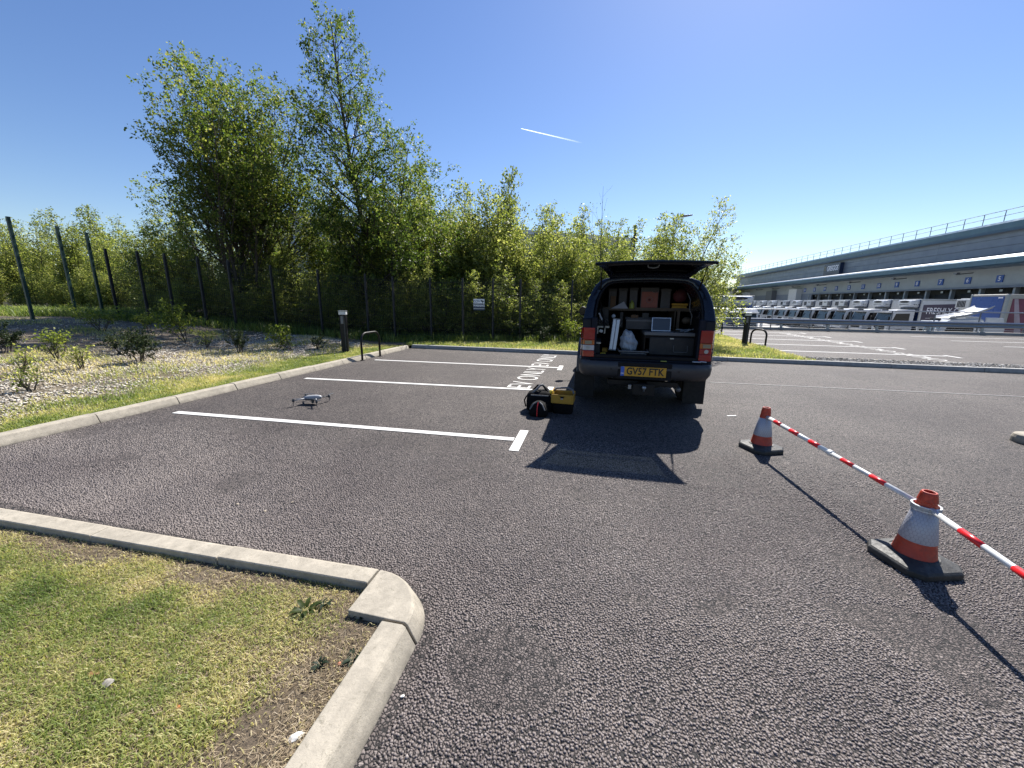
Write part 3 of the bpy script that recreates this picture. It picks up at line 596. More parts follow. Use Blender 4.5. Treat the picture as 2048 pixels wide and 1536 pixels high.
# ------------------------------------------------------------------ trees
class Tree:
    def __init__(s, seed): s.r = random.Random(seed); s.wood = MB(); s.lp = []; s.ld = []
    def branch(s, p, d, L, r, lvl, P):
        n = max(3, int(L/P['step'][min(lvl, len(P['step'])-1)])); pts = [p.copy()]; d = d.normalized(); rr = s.r; seg = L/n
        for i in range(n):
            wv = P['wob'][min(lvl, len(P['wob'])-1)]; d = d+Vector((rr.gauss(0, wv), rr.gauss(0, wv), rr.gauss(0, wv)+P['up'][min(lvl, len(P['up'])-1)])); d.normalize()
            pts.append(pts[-1]+d*seg)
        rs = [max(P['rmin'], r*(1-.88*i/n)) for i in range(n+1)]
        if r > P['rcut']: s.wood.tube(pts, rs, n=(7, 5, 4, 3, 3)[min(lvl, 4)], cap=False)
        if lvl >= P['leaflvl']:
            t0 = .15 if lvl > P['leaflvl'] else .45
            ln = P['leaves'](L, lvl)
            for k in range(ln):
                t = t0+(1-t0)*rr.random()**.8; i = min(n-1, int(t*n)); f = t*n-i
                q = pts[i].lerp(pts[i+1], f); s.lp.append(q+Vector((rr.gauss(0, 1), rr.gauss(0, 1), rr.gauss(0, 1)))*P['lj']); s.ld.append((pts[i+1]-pts[i]).normalized())
        if lvl < P['max']:
            nc = P['nch'](L, lvl, rr); a0 = rr.random()*6.28
            for k in range(nc):
                t = P['t0'][min(lvl, len(P['t0'])-1)]; t = t+(1-t)*((k+rr.random()*.8)/max(1, nc)); i = min(n-1, int(t*n)); q = pts[i].lerp(pts[i+1], t*n-i)
                dd = (pts[i+1]-pts[i]).normalized(); ax = dd.cross(Vector((0, 0, 1)) if abs(dd.z) < .95 else Vector((1, 0, 0))).normalized()
                az = a0+k*2.4+rr.gauss(0, .3); ang = P['ang'][min(lvl, len(P['ang'])-1)]*rr.uniform(.75, 1.25)
                side = (Matrix.Rotation(az, 3, dd) @ ax); nd = dd*math.cos(ang)+side*math.sin(ang)
                s.branch(q, nd, P['len'](L, t, lvl, rr), rs[i]*P['rk'], lvl+1, P)
    def leaves(s, size, name, mat, parent, seed=0, flat=.5, aspect=.62, droop=.2):
        r_ = np.random.default_rng(seed); P_ = np.array([tuple(v) for v in s.lp]); D = np.array([tuple(v) for v in s.ld]); n = len(P_)
        u = D*.4+r_.normal(0, .6, (n, 3)); u[:, 2] -= droop; u /= np.linalg.norm(u, axis=1)[:, None]
        nn = r_.normal(0, 1, (n, 3))*(1-flat); nn[:, 2] += flat*1.6; nn -= u*(nn*u).sum(1)[:, None]; nn /= np.linalg.norm(nn, axis=1)[:, None]
        wv = np.cross(u, nn); sz = size*r_.uniform(.45, 1.45, n)[:, None]
        V = np.stack([P_, P_+u*sz*.5+wv*sz*aspect/2+nn*sz*.08, P_+u*sz, P_+u*sz*.45-wv*sz*aspect/2+nn*sz*.08], 1).reshape(-1, 3)
        F = (np.arange(n)[:, None]*4+np.array([[0, 1, 2, 3]])); rnd = np.clip(r_.normal(.5, .27, n), 0, 1)
        return link_mesh(name, np_mesh(name, V, F, {'rnd': rnd}), mat, parent)
def make_tree(name, label, cat, stems, P, leaf, mat, bark, seed, group=None, leafkw={}):
    t = Tree(seed)
    for p, d, L, r in stems: t.branch(Vector(p), Vector(d), L, r, 0, P)
    root = thing(name, label, cat, group=group)
    t.wood.build('trunk', bark, root, smooth=True); t.leaves(leaf, 'crown', mat, root, seed, **leafkw)
    return root
# big spreading multi-stemmed tree at the left
BX, BY = -13.9, 12.9
Pbig = dict(step=(.5, .35, .22, .15), wob=(.05, .09, .14, .2), up=(.03, .07, .05, .0), rmin=.003, rcut=.004, leaflvl=2, max=3, lj=.045,
            leaves=lambda L, l: int(L*(17 if l == 2 else 42)), nch=lambda L, l, r: int(L*(2.1, 2.6, 2.8)[min(l, 2)]*r.uniform(.8, 1.2))+1, t0=(.22, .25, .25), ang=(.55, .60, .8), rk=.55,
            len=lambda L, t, l, r: L*((.50-.34*t), (.45-.25*t), (.45-.2*t))[min(l, 2)]*r.uniform(.7, 1.2)+.10)
rs = random.Random(11); stems = []
for i in range(14):
    a = i*2.4; tilt = (.08, .18, .32, .47)[i % 4]+rs.uniform(0, .08); dx = math.cos(a)*tilt; dy = math.sin(a)*tilt*.7
    stems.append(((rs.uniform(-.5, .5), rs.uniform(-.4, .4), 0), (dx+.06, dy, 1), (8.4, 8.1, 7.6, 6.9)[i % 4]*rs.uniform(.93, 1.03)*(.86 if dx < -.2 else 1), .075))
stems.append(((-.4, 0, .2), (-.75, -.15, 1), 5.3, .07)); stems.append(((-.4, .2, .2), (-1.2, -.1, 1), 5.4, .06)); stems.append(((-.4, -.2, .2), (-1.9, 0, .8), 5.2, .05)); stems.append(((.4, 0, .2), (.42, -.1, 1), 6.2, .06))
t1 = make_tree('broadleaf_tree', 'big spreading multi-stemmed tree with leaf tufts at its tips, at the left behind the fence', 'tree', stems, Pbig, .084, M['leaf_tree'], M['bark'], 21, leafkw=dict(flat=.45))
t1.location = (BX, BY, float(hz(BX, BY)))
# tall conical tree with a single trunk
Ptall = dict(step=(.5, .3, .2, .15), wob=(.02, .09, .13, .2), up=(.02, .035, .03, 0), rmin=.003, rcut=.004, leaflvl=2, max=3, lj=.05,
             leaves=lambda L, l: int(L*(24 if l == 2 else 46)), nch=lambda L, l, r: (int(L*6.6) if l == 0 else int(L*(3.0, 3.2)[min(l-1, 1)]*r.uniform(.8, 1.2))+1), t0=(.10, .2, .2), ang=(.98, .65, .8), rk=.42,
             len=lambda L, t, l, r: ((3.1*(1-t)**.62+.45)*r.uniform(.75, 1.15) if l == 0 else L*(.42-.2*t)*r.uniform(.7, 1.2)+.12))
t2 = make_tree('tall_tree', 'tall pointed tree with a single dark trunk, highest of all behind the fence', 'tree', [((0, 0, 0), (-.03, .02, 1), 10.9, .15), ((.1, 0, .3), (.25, -.1, 1), 6.5, .07)], Ptall, .082, M['leaf_tree'], M['bark_dark'], 33, leafkw=dict(flat=.35))
TX, TY = -8.85, 14.3; t2.location = (TX, TY, float(hz(TX, TY)))
# young slender trees: a few models, copied as individuals
Pyoung = dict(step=(.35, .2, .15), wob=(.035, .10, .16), up=(.02, .06, .0), rmin=.0025, rcut=.0026, leaflvl=1, max=2, lj=.05,
              leaves=lambda L, l: int(L*(21 if l == 1 else 40)), nch=lambda L, l, r: (int(L*8) if l == 0 else int(L*4.0)+1), t0=(.06, .15), ang=(.62, .7), rk=.5,
              len=lambda L, t, l, r: ((1.25*(1-t)**.7+.28)*r.uniform(.6, 1.3) if l == 0 else L*(.5-.25*t)*r.uniform(.7, 1.2)+.08))
young = []
for i in range(6):
    rr = random.Random(100+i)
    young.append(make_tree('young_tree', 'x', 'tree', [((0, 0, 0), (rr.uniform(-.08, .08), rr.uniform(-.08, .08), 1), 5.0, .035), ((.15, .1, 0), (rr.uniform(-.3, .3), rr.uniform(-.2, .2), 1), 3.8, .025), ((-.2, .1, 0), (rr.uniform(-.35, .3), rr.uniform(-.2, .2), 1), 3.0, .02)], Pyoung, .076, M['leaf_young'], M['bark_dark'], 200+i, leafkw=dict(flat=.3, aspect=.7)))
env = [(-80, 420), (0, 425), (60, 440), (120, 432), (200, 430), (300, 430), (600, 430), (800, 370), (850, 345), (885, 372), (905, 410), (945, 372), (990, 350), (1025, 372), (1045, 425), (1100, 412), (1160, 432), (1200, 440), (1240, 442), (1270, 470), (1310, 455), (1350, 422), (1385, 470), (1420, 455), (1445, 505)]
ex = [e[0] for e in env]; ey = [e[1] for e in env]
rr = random.Random(5); used = set(); cnt = 0
def put_young(x, y, H, label, group):
    global cnt
    k = rr.randrange(6)
    if k in used: o = copy_tree(young[k])
    else: o = young[k]; used.add(k)
    s_ = H/4.9; o.location = (x, y, float(hz(x, y))-.02); o.rotation_euler = (0, 0, rr.uniform(0, 6.28)); o.scale = (s_*rr.uniform(.85, 1.15), s_*rr.uniform(.85, 1.15), s_)
    if H > 6: o.scale.x = o.scale.y = (o.scale.x*.8)
    o['label'] = label; o['group'] = group; cnt += 1
    if H < 2.6: o.scale.x *= 1.5; o.scale.y *= 1.5
    return o
GL = 'slender young trees crowded behind the fence'
def row(px0, px1, step, off, fac, lab):
    px = px0
    while px < px1:
        pj = px+rr.uniform(-.4, .4)*step
        # march out along this azimuth to the fence line + off
        d = at(pj, 600, 1.0); k = d.x; yf = (14.62+off)/(1-.335*k) if k > -1.5 else 9.5+off+2
        if k < -1.15: yf = max(yf, 9.9+off*.8)
        x = k*yf; ytop = np.interp(pj, ex, ey); zt = at(pj, ytop, yf).z; H = (zt-float(hz(x, yf)))*rr.uniform(*fac)
        where = 'left of the mesh fence' if pj < 210 else 'left of the bollard light' if pj < 690 else 'between the bollard light and the camera sign' if pj < 960 else 'between the camera sign and the pickup' if pj < 1160 else 'behind the pickup'
        if x < 3.9 and H > .8: put_young(x, yf, H, lab+', '+where, GL)
        px += step
row(780, 1425, 25, 3.4, (.80, .98), 'young tree at the front of the belt')
row(770, 1432, 34, 6.2, (.90, 1.03), 'young tree in the middle of the belt')
row(790, 1400, 60, 9.5, (.88, .98), 'young tree deep in the belt')
row(-60, 800, 40, 2.6, (.75, 1.0), 'young tree near the two big trees')
row(-90, 700, 42, 5.5, (.9, 1.05), 'young tree far back beyond the big trees')
row(170, 1420, 34, 1.1, (.34, .52), 'low leafy sapling near the fence line')
row(-70, 330, 34, 1.4, (.30, .5), 'low dark bush beyond the green posts')
row(120, 1400, 46, 2.6, (.25, .45), 'short bushy sapling in shade')
row(-60, 1400, 52, 8.0, (.28, .42), 'dim bush on the woodland floor')
# leaning thin-leaved tree at the right end of the belt
Pl = dict(Pyoung); Pl['leaves'] = lambda L, l: int(L*(26 if l == 1 else 60))
tr = make_tree('leaning_tree', 'thin tree at the right end of the belt, sprays reaching over the tailgate', 'tree', [((0, 0, 0), (.06, -.05, 1), 4.6, .04), ((.1, 0, 0), (.35, -.1, 1), 3.6, .03), ((0, 0, 1.2), (.9, -.1, .8), 2.2, .02), ((0, 0, .8), (1.3, 0, .5), 1.8, .02)], Pl, .06, M['leaf_young'], M['bark'], 77)
tr.location = (2.6, 14.6, .05)
Pb = dict(Pyoung); Pb['leaves'] = lambda L, l: int(L*4); Pb['nch'] = lambda L, l, r: (int(L*3.5) if l == 0 else 2)
tb = make_tree('bare_tree', 'nearly bare sapling standing up out of the green tree tops', 'tree', [((0, 0, 0), (.02, 0, 1), 6.1, .03), ((-.1, 0, 2.4), (-.2, 0, 1), 3.0, .018)], Pb, .06, M['leaf_young'], M['bark'], 78)
p = at(1199, 640, 17.5); tb.location = (p.x, 17.5, .05)
# distant row of trees left of the warehouse
for i in range(22):
    x = 16+i*.98+rr.uniform(-.6, .6); y = 124+rr.uniform(-4, 10)
    o = put_young(x, y, rr.uniform(9.8, 11.4), 'hazy tree in the distant row between the truck and the warehouse', 'distant trees beyond the lorry yard'); o.scale.x = o.scale.y = 1.9; o.location.z = -1.7
# shrubs in the bed
Psh = dict(step=(.15, .1), wob=(.10, .16), up=(.05, .02), rmin=.002, rcut=.003, leaflvl=1, max=2, lj=.025, leaves=lambda L, l: int(L*34)+1, nch=lambda L, l, r: int(L*9)+1, t0=(.2, .1), ang=(.55, .7), rk=.6, len=lambda L, t, l, r: L*(.58-.25*t)*r.uniform(.6, 1.2)+.04)
Pye = dict(Psh); Pye['leaves'] = lambda L, l: int(L*170)+6; Pye['lj'] = .012
def shrub(kind, px, py, H, lean, label, seed, n=5):
    d0 = on_ground(px, py); v = Vector((d0.x, d0.y, 0)); best = None
    for k in range(60):      # walk the sight line back until it meets the sloping bed
        f = 1-k*.012; z = .055+float(hz(d0.x*f, d0.y*f)); 
        if CAMH*(1-f) >= z-.05: best = f; break
    f = best or .6; x, y = d0.x*f, d0.y*f; r3 = random.Random(seed); st = []
    for i in range(n): st.append(((r3.uniform(-.05, .05), r3.uniform(-.05, .05), 0), (lean+r3.uniform(-.55, .55), r3.uniform(-.5, .5), 1), H*r3.uniform(.75, 1.1), .012))
    P = Pye if kind == 'yew' else Psh; mat = {'yew': 'leaf_yew', 'lime': 'leaf_lime', 'young': 'leaf_young'}[kind]
    o = make_tree({'yew': 'yew_shrub', 'lime': 'maple_sapling', 'young': 'leafy_shrub'}[kind], label, 'shrub', st, P, {'yew': .03, 'lime': .055, 'young': .04}[kind], M[mat], M['bark'], seed)
    o.location = (x, y, .04+float(hz(x, y))); return o
shrub('lime', 372, 690, 1.0, -.55, 'light green maple sapling leaning left, tallest plant in the bed', 1, 4)
shrub('lime', 300, 668, .45, -.2, 'small pale green sapling just behind the leaning maple', 2, 3)
shrub('yew', 285, 728, .55, .05, 'olive upright conifer shrub left of centre in the bed, before the leaning maple', 3)
shrub('yew', 248, 712, .45, -.1, 'dark round shrub touching the olive conifer on its left', 4)
shrub('lime', 120, 722, .45, .1, 'sprawling light green shrub on the left side of the chip bed', 5, 4)
shrub('young', 45, 752, .42, 0, 'thin twiggy shrub near the left edge of the picture', 6, 4)
shrub('young', 70, 788, .32, 0, 'small bright tuft of foliage lowest in the left of the bed', 7, 5)
shrub('yew', 18, 712, .5, 0, 'dark conifer shrub cut by the left edge of the picture', 8)
shrub('yew', 483, 712, .5, .05, 'neat vase-shaped conifer shrub in the middle of the bed', 9)
shrub('lime', 585, 705, .65, -.9, 'low maple branch spreading left over the bed, near the bollard light', 10, 3)
shrub('lime', 560, 700, .55, .8, 'low maple branch spreading right over the bed, near the bollard light', 11, 2)
shrub('yew', 636, 702, .35, 0, 'small dark shrub just left of the bollard light', 12)
shrub('lime', 205, 665, .6, 0, 'yellow-green shrub at the foot of the green posts', 13, 5)
shrub('yew', 1040, 686, .5, 0, 'olive shrub in the verge grass before the fence', 14)
shrub('yew', 1083, 688, .5, .1, 'second olive shrub, between the first one and the lime-green bush', 15)
shrub('lime', 1135, 688, .8, -.05, 'lime-green bush in the verge beside the pickup', 16, 5)
shrub('young', 165, 742, .35, .1, 'low weed clump among the chips left of the dark shrubs', 17, 5)
shrub('young', 415, 700, .4, .2, 'small leafy sprig at the right foot of the leaning maple', 18, 4)

# ------------------------------------------------------------------ fences
fence = thing('mesh_fence', 'tall dark steel mesh security fence running behind the parking bays', 'fence')
posts = [(210, 500), (275, 512), (330, 520), (395, 520), (455, 520), (540, 530), (635, 545), (730, 550), (785, 560), (860, 565), (925, 570), (986, 570), (1041, 580), (1144, 590), (1240, 600), (1330, 605), (1405, 608)]
pm = None; prevx = None; fpts = []
for px, py in posts:
    k = at(px, py, 1.0).x; yf = 14.62/(1-.335*k); x = k*yf
    if px == 210: x, yf = k*9.62, 9.62
    fpts.append((x, yf))
wires = MB()
for i, (x, y) in enumerate(fpts):
    z0 = float(hz(x, y)); b_ = MB(); b_.bb((-.03, -.03, 0), (.03, .03, 2.25)).box((0, -.036, 1.1), (.045, .010, 2.1))
    for zz in (.3, .8, 1.3, 1.8, 2.1): b_.box((0, -.045, zz), (.02, .012, .02))
    o = b_.build('post', M['fence'], fence, bevel=.004); o.location = (x, y, z0+.0)
    if i:
        (xa, ya) = fpts[i-1]; za = float(hz(xa, ya)); d = Vector((x-xa, y-ya, z0-za)); L = d.length; dn = Vector((d.x, d.y, 0)).normalized(); pn = MB()
        nv = int(L/.06)
        for j in range(1, nv):
            q = Vector((xa, ya, za))+d*(j/nv)
            pn.box((q.x, q.y, q.z+1.12), (.0042, .0042, 2.08))
        a = math.atan2(d.y, d.x); sl = math.atan2(d.z, math.hypot(d.x, d.y))
        for zz in [.1+k_*.2 for k_ in range(11)]:
            c = Vector((xa, ya, za))+d*.5; pn.box((c.x, c.y-.004, c.z+zz), (L, .004, .006), rot=(0, -sl, a))
        pn.build('mesh_panel', M['fence'], fence)
for px, py, L, lb in ((15, 433, 2.95, 'leftmost of three tall dark green posts at the left edge'), (113, 452, 2.95, 'middle of three tall dark green posts on the left'), (172, 465, 2.8, 'right one of three tall dark green posts, next to the end of the mesh fence')):
    yy = {15: 7.9, 113: 9.15, 172: 9.6}[px]; p = at(px, py, yy); b_ = MB(); b_.bb((-.035, -.035, -L), (.035, .035, 0)); o = b_.build('fence_post', M['fence_green'], bevel=.006); o.location = (p.x, p.y, p.z); tag(o, lb, 'post', 'tall green fence posts')
# camera warning sign on the fence
sx = .5; k = at(958, 607, 1.0).x; yf = 14.62/(1-.335*k); sp = at(958, 609, yf-.06); a = math.atan(.335)
sg = thing('security_sign', 'small white and blue camera warning sign fixed to the mesh fence', 'sign', (sp.x, sp.y, sp.z), a)
MB().bb((-.20, -.006, -.20), (.20, .006, .20)).build('board', M['sign_navy'], sg, bevel=.004)
MB().bb((-.19, -.010, .035), (.19, -.0065, .185)).build('white_panel', M['ink_white'], sg)
MX = Matrix(((1, 0, 0, 0), (0, 0, -1, 0), (0, 1, 0, 0), (0, 0, 0, 1)))
def vtext(body, size, mat, parent, x, y, z, sx=1.0, ext=.0008, bold=0.0, name='lettering', rotz=0.0, align='CENTER'):
    M4 = Matrix.Translation((x, y, z)) @ Matrix.Rotation(rotz, 4, 'Z') @ MX
    return text_mesh(name, body, size, mat, parent, sx=sx, extrude=ext, align=align, M4=M4, bold=bold)
vtext('CCTV', .10, M['sign_navy'], sg, -.08, -.0115, .10, .8, bold=.003)
vtext('WARNING', .105, M['ink_white'], sg, 0, -.008, -.04, .78, bold=.003)
cam_ = MB(); cam_.box((.11, -.012, .12), (.11, .003, .045), rot=(0, .35, 0)).box((.135, -.012, .075), (.02, .003, .06), rot=(0, .5, 0)); cam_.build('camera_symbol', M['ink'], sg)
MB().bb((-.19, -.010, -.155), (.19, -.0065, -.125)).build('grey_band', M['galv'], sg)

# ------------------------------------------------------------------ bollard lights and hoops
def bollard(loc, rz, label):
    t = thing('bollard_light', label, 'bollard light', loc, rz, 'bollard lights beside the kerbs')
    b_ = MB(); b_.bb((-.085, -.065, 0), (.085, .065, 1.02)); b_.build('post', M['black_metal'], t, bevel=.012)
    MB().bb((-.05, -.0675, .78), (.012, -.064, .98)).build('cover_plate', M['galv_dark'], t)
    MB().bb((.03, -.0675, .05), (.036, -.064, .98)).build('seam_strip', M['galv_dark'], t)
    MB().bb((-.092, -.072, 1.02), (.092, .072, 1.105)).build('lamp_head', M['white'], t, bevel=.004)
    MB().bb((-.10, -.08, 1.105), (.10, .08, 1.13)).build('cap', M['galv'], t, bevel=.004)
    MB().bb((-.12, -.10, -.02), (.12, .10, .012)).build('base_plate', M['black_metal'], t, bevel=.003); return t
b1 = bollard((-6.83, 9.24, .065), .35, 'black bollard light with white head standing in the bed by the left hoop')
b2 = bollard((5.03, 15.31, .07), -.1, 'black bollard light with white head in the grass right of the pickup')
def hoop(p0, p1, H, r, label):
    c = Vector(((p0[0]+p1[0])/2, (p0[1]+p1[1])/2, 0)); w_ = math.hypot(p1[0]-p0[0], p1[1]-p0[1])/2; a = math.atan2(p1[1]-p0[1], p1[0]-p0[0]); R_ = min(w_, .2)
    pts = [(-w_, 0, 0), (-w_, 0, H-R_)]+[(-w_+R_-R_*math.cos(t), 0, H-R_+R_*math.sin(t)) for t in [math.pi/2*i/7 for i in range(1, 8)]]+[(w_-R_+R_*math.sin(t), 0, H-R_+R_*math.cos(t)) for t in [math.pi/2*i/7 for i in range(0, 7)]]+[(w_, 0, H-R_), (w_, 0, 0)]
    b_ = MB(); b_.tube(pts, r, 12); root = thing('hoop_barrier', label, 'hoop barrier', (c.x, c.y, 0), a, 'black hoop barriers')
    b_.build('hoop', M['black_metal'], root, smooth=True)
    for s_ in (-1, 1): MB().lathe([(.06, 0), (.06, .008), (.03, .012)], (s_*w_, 0, .0), 14).build('flange', M['black_metal'], root)
hoop((-5.77, 8.42), (-5.77, 9.22), .67, .026, 'black tubular hoop against the left kerb beside the bollard light')
hoop((5.26, 15.45), (5.58, 14.98), .62, .03, 'black tubular hoop in the upper car park, right of the bollard light')
hoop((5.25, 20.9), (5.62, 20.3), .66, .03, 'black tubular hoop further back, close to the pickup tail light')

# ------------------------------------------------------------------ building behind the trees, lamp column, mast, contrail
bb_ = thing('rear_building', 'long pale flat-roofed shed glimpsed through the tree tops', 'building')
A = Vector((-34, 34.6, 0)); B_ = Vector((3.5, 58.0, 0)); d = (B_-A).normalized(); nrm = Vector((-d.y, d.x, 0)); L = (B_-A).length; az = math.atan2(d.y, d.x)
wl = MB(); wl.box(((A+B_)/2+nrm*5+Vector((0, 0, 4.2))), (L, 10, 10.8), rot=(0, 0, az)); wl.build('wall', M['clad_light'], bb_)
MB().box(((A+B_)/2+nrm*5+Vector((0, 0, 9.85))), (L+.6, 10.6, .5), rot=(0, 0, az)).build('roof_edge', M['white'], bb_)
for i in range(12):
    q = A+d*(2+i*3.6); MB().box(q-nrm*.03+Vector((0, 0, 6.2)), (1.8, .1, 1.2), rot=(0, 0, az)).build('window', M['windscreen'], bb_)
ba = thing('lamp_column', 'slim street lamp column with a flat head above the tree tops', 'street lamp', (5.95, 40, -1.7))
MB().tube([(0, 0, 0), (0, 0, 11.0)], [.09, .05], 10).build('column', M['galv_dark'], ba)
MB().tube([(0, 0, 10.75), (.55, 0, 10.9)], .035, 8).build('arm', M['galv_dark'], ba)
MB().add([(.5, -.15, 10.88), (.62, -.2, 10.83), (1.5, -.12, 10.98), (1.5, .12, 10.98), (.62, .2, 10.83), (.5, .15, 10.88), (.5, -.15, 11.02), (.62, -.2, 11.02), (1.5, -.12, 11.05), (1.5, .12, 11.05), (.62, .2, 11.02), (.5, .15, 11.02)], [(5, 4, 3, 2, 1, 0), (6, 7, 8, 9, 10, 11)]+[(i, (i+1) % 6, 6+(i+1) % 6, 6+i) for i in range(6)]).build('lamp_head', M['galv_dark'], ba, bevel=.01)
MB().lathe([(.07, 0), (.07, .1), (.05, .14)], (.62, 0, 11.02), 10).build('photocell', M['ink'], ba)
mb_ = thing('mast', 'dark mast with a collar rising above the tree tops right of the bare sapling', 'mast', (2.55, 40, -1.7))
MB().tube([(0, 0, 0), (0, 0, 10.3)], .13, 10).build('pole', M['fence'], mb_); MB().lathe([(.26, 8.95), (.30, 9.0), (.30, 9.12), (.2, 9.2)], (0, 0, 0), 12).build('collar', M['fence'], mb_)
mt, n_, b = new_mat('contrail_ice'); b.inputs['Base Color'].default_value = (.95, .95, .97, 1); b.inputs['Subsurface Weight'].default_value = 0; b.inputs['Roughness'].default_value = 1; tr_ = N(n_, 'ShaderNodeBsdfTransparent'); mx = N(n_, 'ShaderNodeMixShader')
xx_ = N(n_, 'ShaderNodeSeparateXYZ'); n_.links.new(objc(n_), xx_.inputs[0]); mp = N(n_, 'ShaderNodeMapRange'); mp.inputs[1].default_value = 0; mp.inputs[2].default_value = 600; mp.inputs[3].default_value = .3; mp.inputs[4].default_value = .0
n_.links.new(xx_.outputs[0], mp.inputs[0]); n_.links.new(mp.outputs[0], mx.inputs[0]); n_.links.new(tr_.outputs[0], mx.inputs[1]); tl_ = N(n_, 'ShaderNodeBsdfTranslucent'); tl_.inputs[0].default_value = (1, 1, 1, 1); ad_ = N(n_, 'ShaderNodeAddShader'); n_.links.new(b.outputs[0], ad_.inputs[0]); n_.links.new(tl_.outputs[0], ad_.inputs[1]); n_.links.new(ad_.outputs[0], mx.inputs[2]); n_.links.new(mx.outputs[0], n_.nodes['Material Output'].inputs[0])
pa, pb = at(1042, 257, 4000), at(1165, 286, 4000); ct = MB(); L = (pb-pa).length
ct.tube([(0, 0, 0), (L*.1, 0, 0), (L*.5, 0, 0), (L, 0, 0)], [2, 3.5, 5, 7], 8)
mp.inputs[2].default_value = L
o = ct.build('contrail', mt); o.location = pa; o.rotation_euler = (pb-pa).to_track_quat('X', 'Z').to_euler(); tag(o, 'short white aircraft contrail in the blue sky above the trees', 'contrail')
# ------------------------------------------------------------------ pickup truck (origin: rear of the body at ground level, y forward)
TY0 = 5.30
truck = thing('pickup_truck', 'dark blue pickup seen from behind with its canopy tailgate open and tools inside', 'pickup truck', (.575, TY0, 0))
def arc(cy, cz, r, a0, a1, n): return [(cy+r*math.cos(R(a0+(a1-a0)*i/n)), cz+r*math.sin(R(a0+(a1-a0)*i/n))) for i in range(n+1)]
RA, FA, WR = 1.10, 4.10, .375
for s_ in (-1, 1):
    prof = [(.03, .56), (.0, .80), (.02, 1.29), (1.60, 1.29), (1.62, 1.20), (3.35, 1.14), (4.9, 1.02), (5.02, .80), (4.98, .5)]+arc(FA, .40, .46, 12, 168, 12)+[(3.55, .46), (1.65, .46)]+arc(RA, .40, .47, 12, 168, 12)+[(.6, .52)]
    b_ = MB(); b_.prism(prof, 0, s_*.70, s_*.825); b_.build('body_side', M['truck_flat'], truck, bevel=.022, smooth=False, seg=3)
    for cy in (RA, FA):     # flared arches
        o_ = arc(cy, .40, .53, 5, 175, 14); i_ = arc(cy, .40, .455, 5, 175, 14); rows = []
        b_ = MB(); b_.prism(o_+i_[::-1], 0, s_*.80, s_*.915); b_.build('wheel_arch', M['bumper'], truck, bevel=.02, seg=3)
    b_ = MB(); b_.bb((s_*.70, 1.62, 1.14), (s_*.80, 3.3, 1.20)); b_.build('waist_trim', M['trim'], truck)
    MB().tube([(s_*.88, 1.75, .40), (s_*.88, 3.4, .40)], .035, 10).build('side_step', M['black_metal'], truck, smooth=True)
fl = MB(); fl.bb((-.70, .02, .50), (.70, 1.6, .79)); fl.bb((-.70, 1.6, .5), (.70, 4.9, .72)); fl.build('chassis_floor', M['trim'], truck)
MB().bb((-.72, 1.56, .79), (.72, 1.61, 1.80)).build('front_bulkhead', M['trim'], truck)
MB().bb((-.70, 3.4, .72), (.70, 4.9, 1.08)).build('bonnet', M['truck'], truck, bevel=.06, seg=3)
# cab greenhouse
gp = [(1.64, 1.18), (1.66, 1.66), (1.85, 1.74), (2.7, 1.73), (3.45, 1.16)]
b_ = MB(); n = len(gp)
vs = []
for s_ in (-1, 1): vs += [(s_*(.76 if z < 1.3 else .62), y, z) for y, z in gp]
b_.add(vs, [tuple(range(n)), tuple(range(2*n-1, n-1, -1))]+[(i, n+i, n+(i+1) % n, (i+1) % n) for i in range(n)]); b_.build('cab', M['truck'], truck, bevel=.03, seg=3)
for s_ in (-1, 1):
    b_ = MB(); b_.add([(s_*.768, 1.8, 1.22), (s_*.768, 3.1, 1.22), (s_*.655, 2.7, 1.62), (s_*.655, 1.9, 1.62)], [(0, 1, 2, 3)]); b_.build('side_window', M['door_glass'], truck, solid=.006)
b_ = MB(); b_.add([(-.66, 3.41, 1.21), (.66, 3.41, 1.21), (.56, 2.78, 1.70), (-.56, 2.78, 1.70)], [(0, 1, 2, 3)]); b_.build('windscreen', M['door_glass'], truck, solid=.006)
# canopy shell (loft of cross sections, raked rear)
half = [(.815, 1.29), (.80, 1.40), (.775, 1.52), (.735, 1.63), (.685, 1.72), (.625, 1.785), (.54, 1.82), (.35, 1.84), (0, 1.85)]
inner = [(.66, 1.29), (.655, 1.40), (.64, 1.52), (.605, 1.62), (.56, 1.69), (.51, 1.735), (.44, 1.76), (.28, 1.77), (0, 1.775)]
def yr(z): return .02+.25*max(0, (z-1.29)/.55)**1.15
def full(h): return [(-x, z) for x, z in h]+[(x, z) for x, z in h[::-1][1:]]
F_, I_ = full(half), full(inner); rows = []
for t in (1, .66, .33, 0): rows.append([(x, yr(z)+(1.58-yr(z))*t, z) for x, z in F_])
rows.append([(x*.985, yr(z)-.012, z-.008) for x, z in F_]); rows.append([(x, yr(z)+.006, z) for x, z in I_]); rows.append([(x, yr(z)+.05, z) for x, z in I_])
rows.append([(x, 1.55, z) for x, z in I_])
MB().grid(rows).build('canopy_shell', M['truck'], truck, smooth=True)
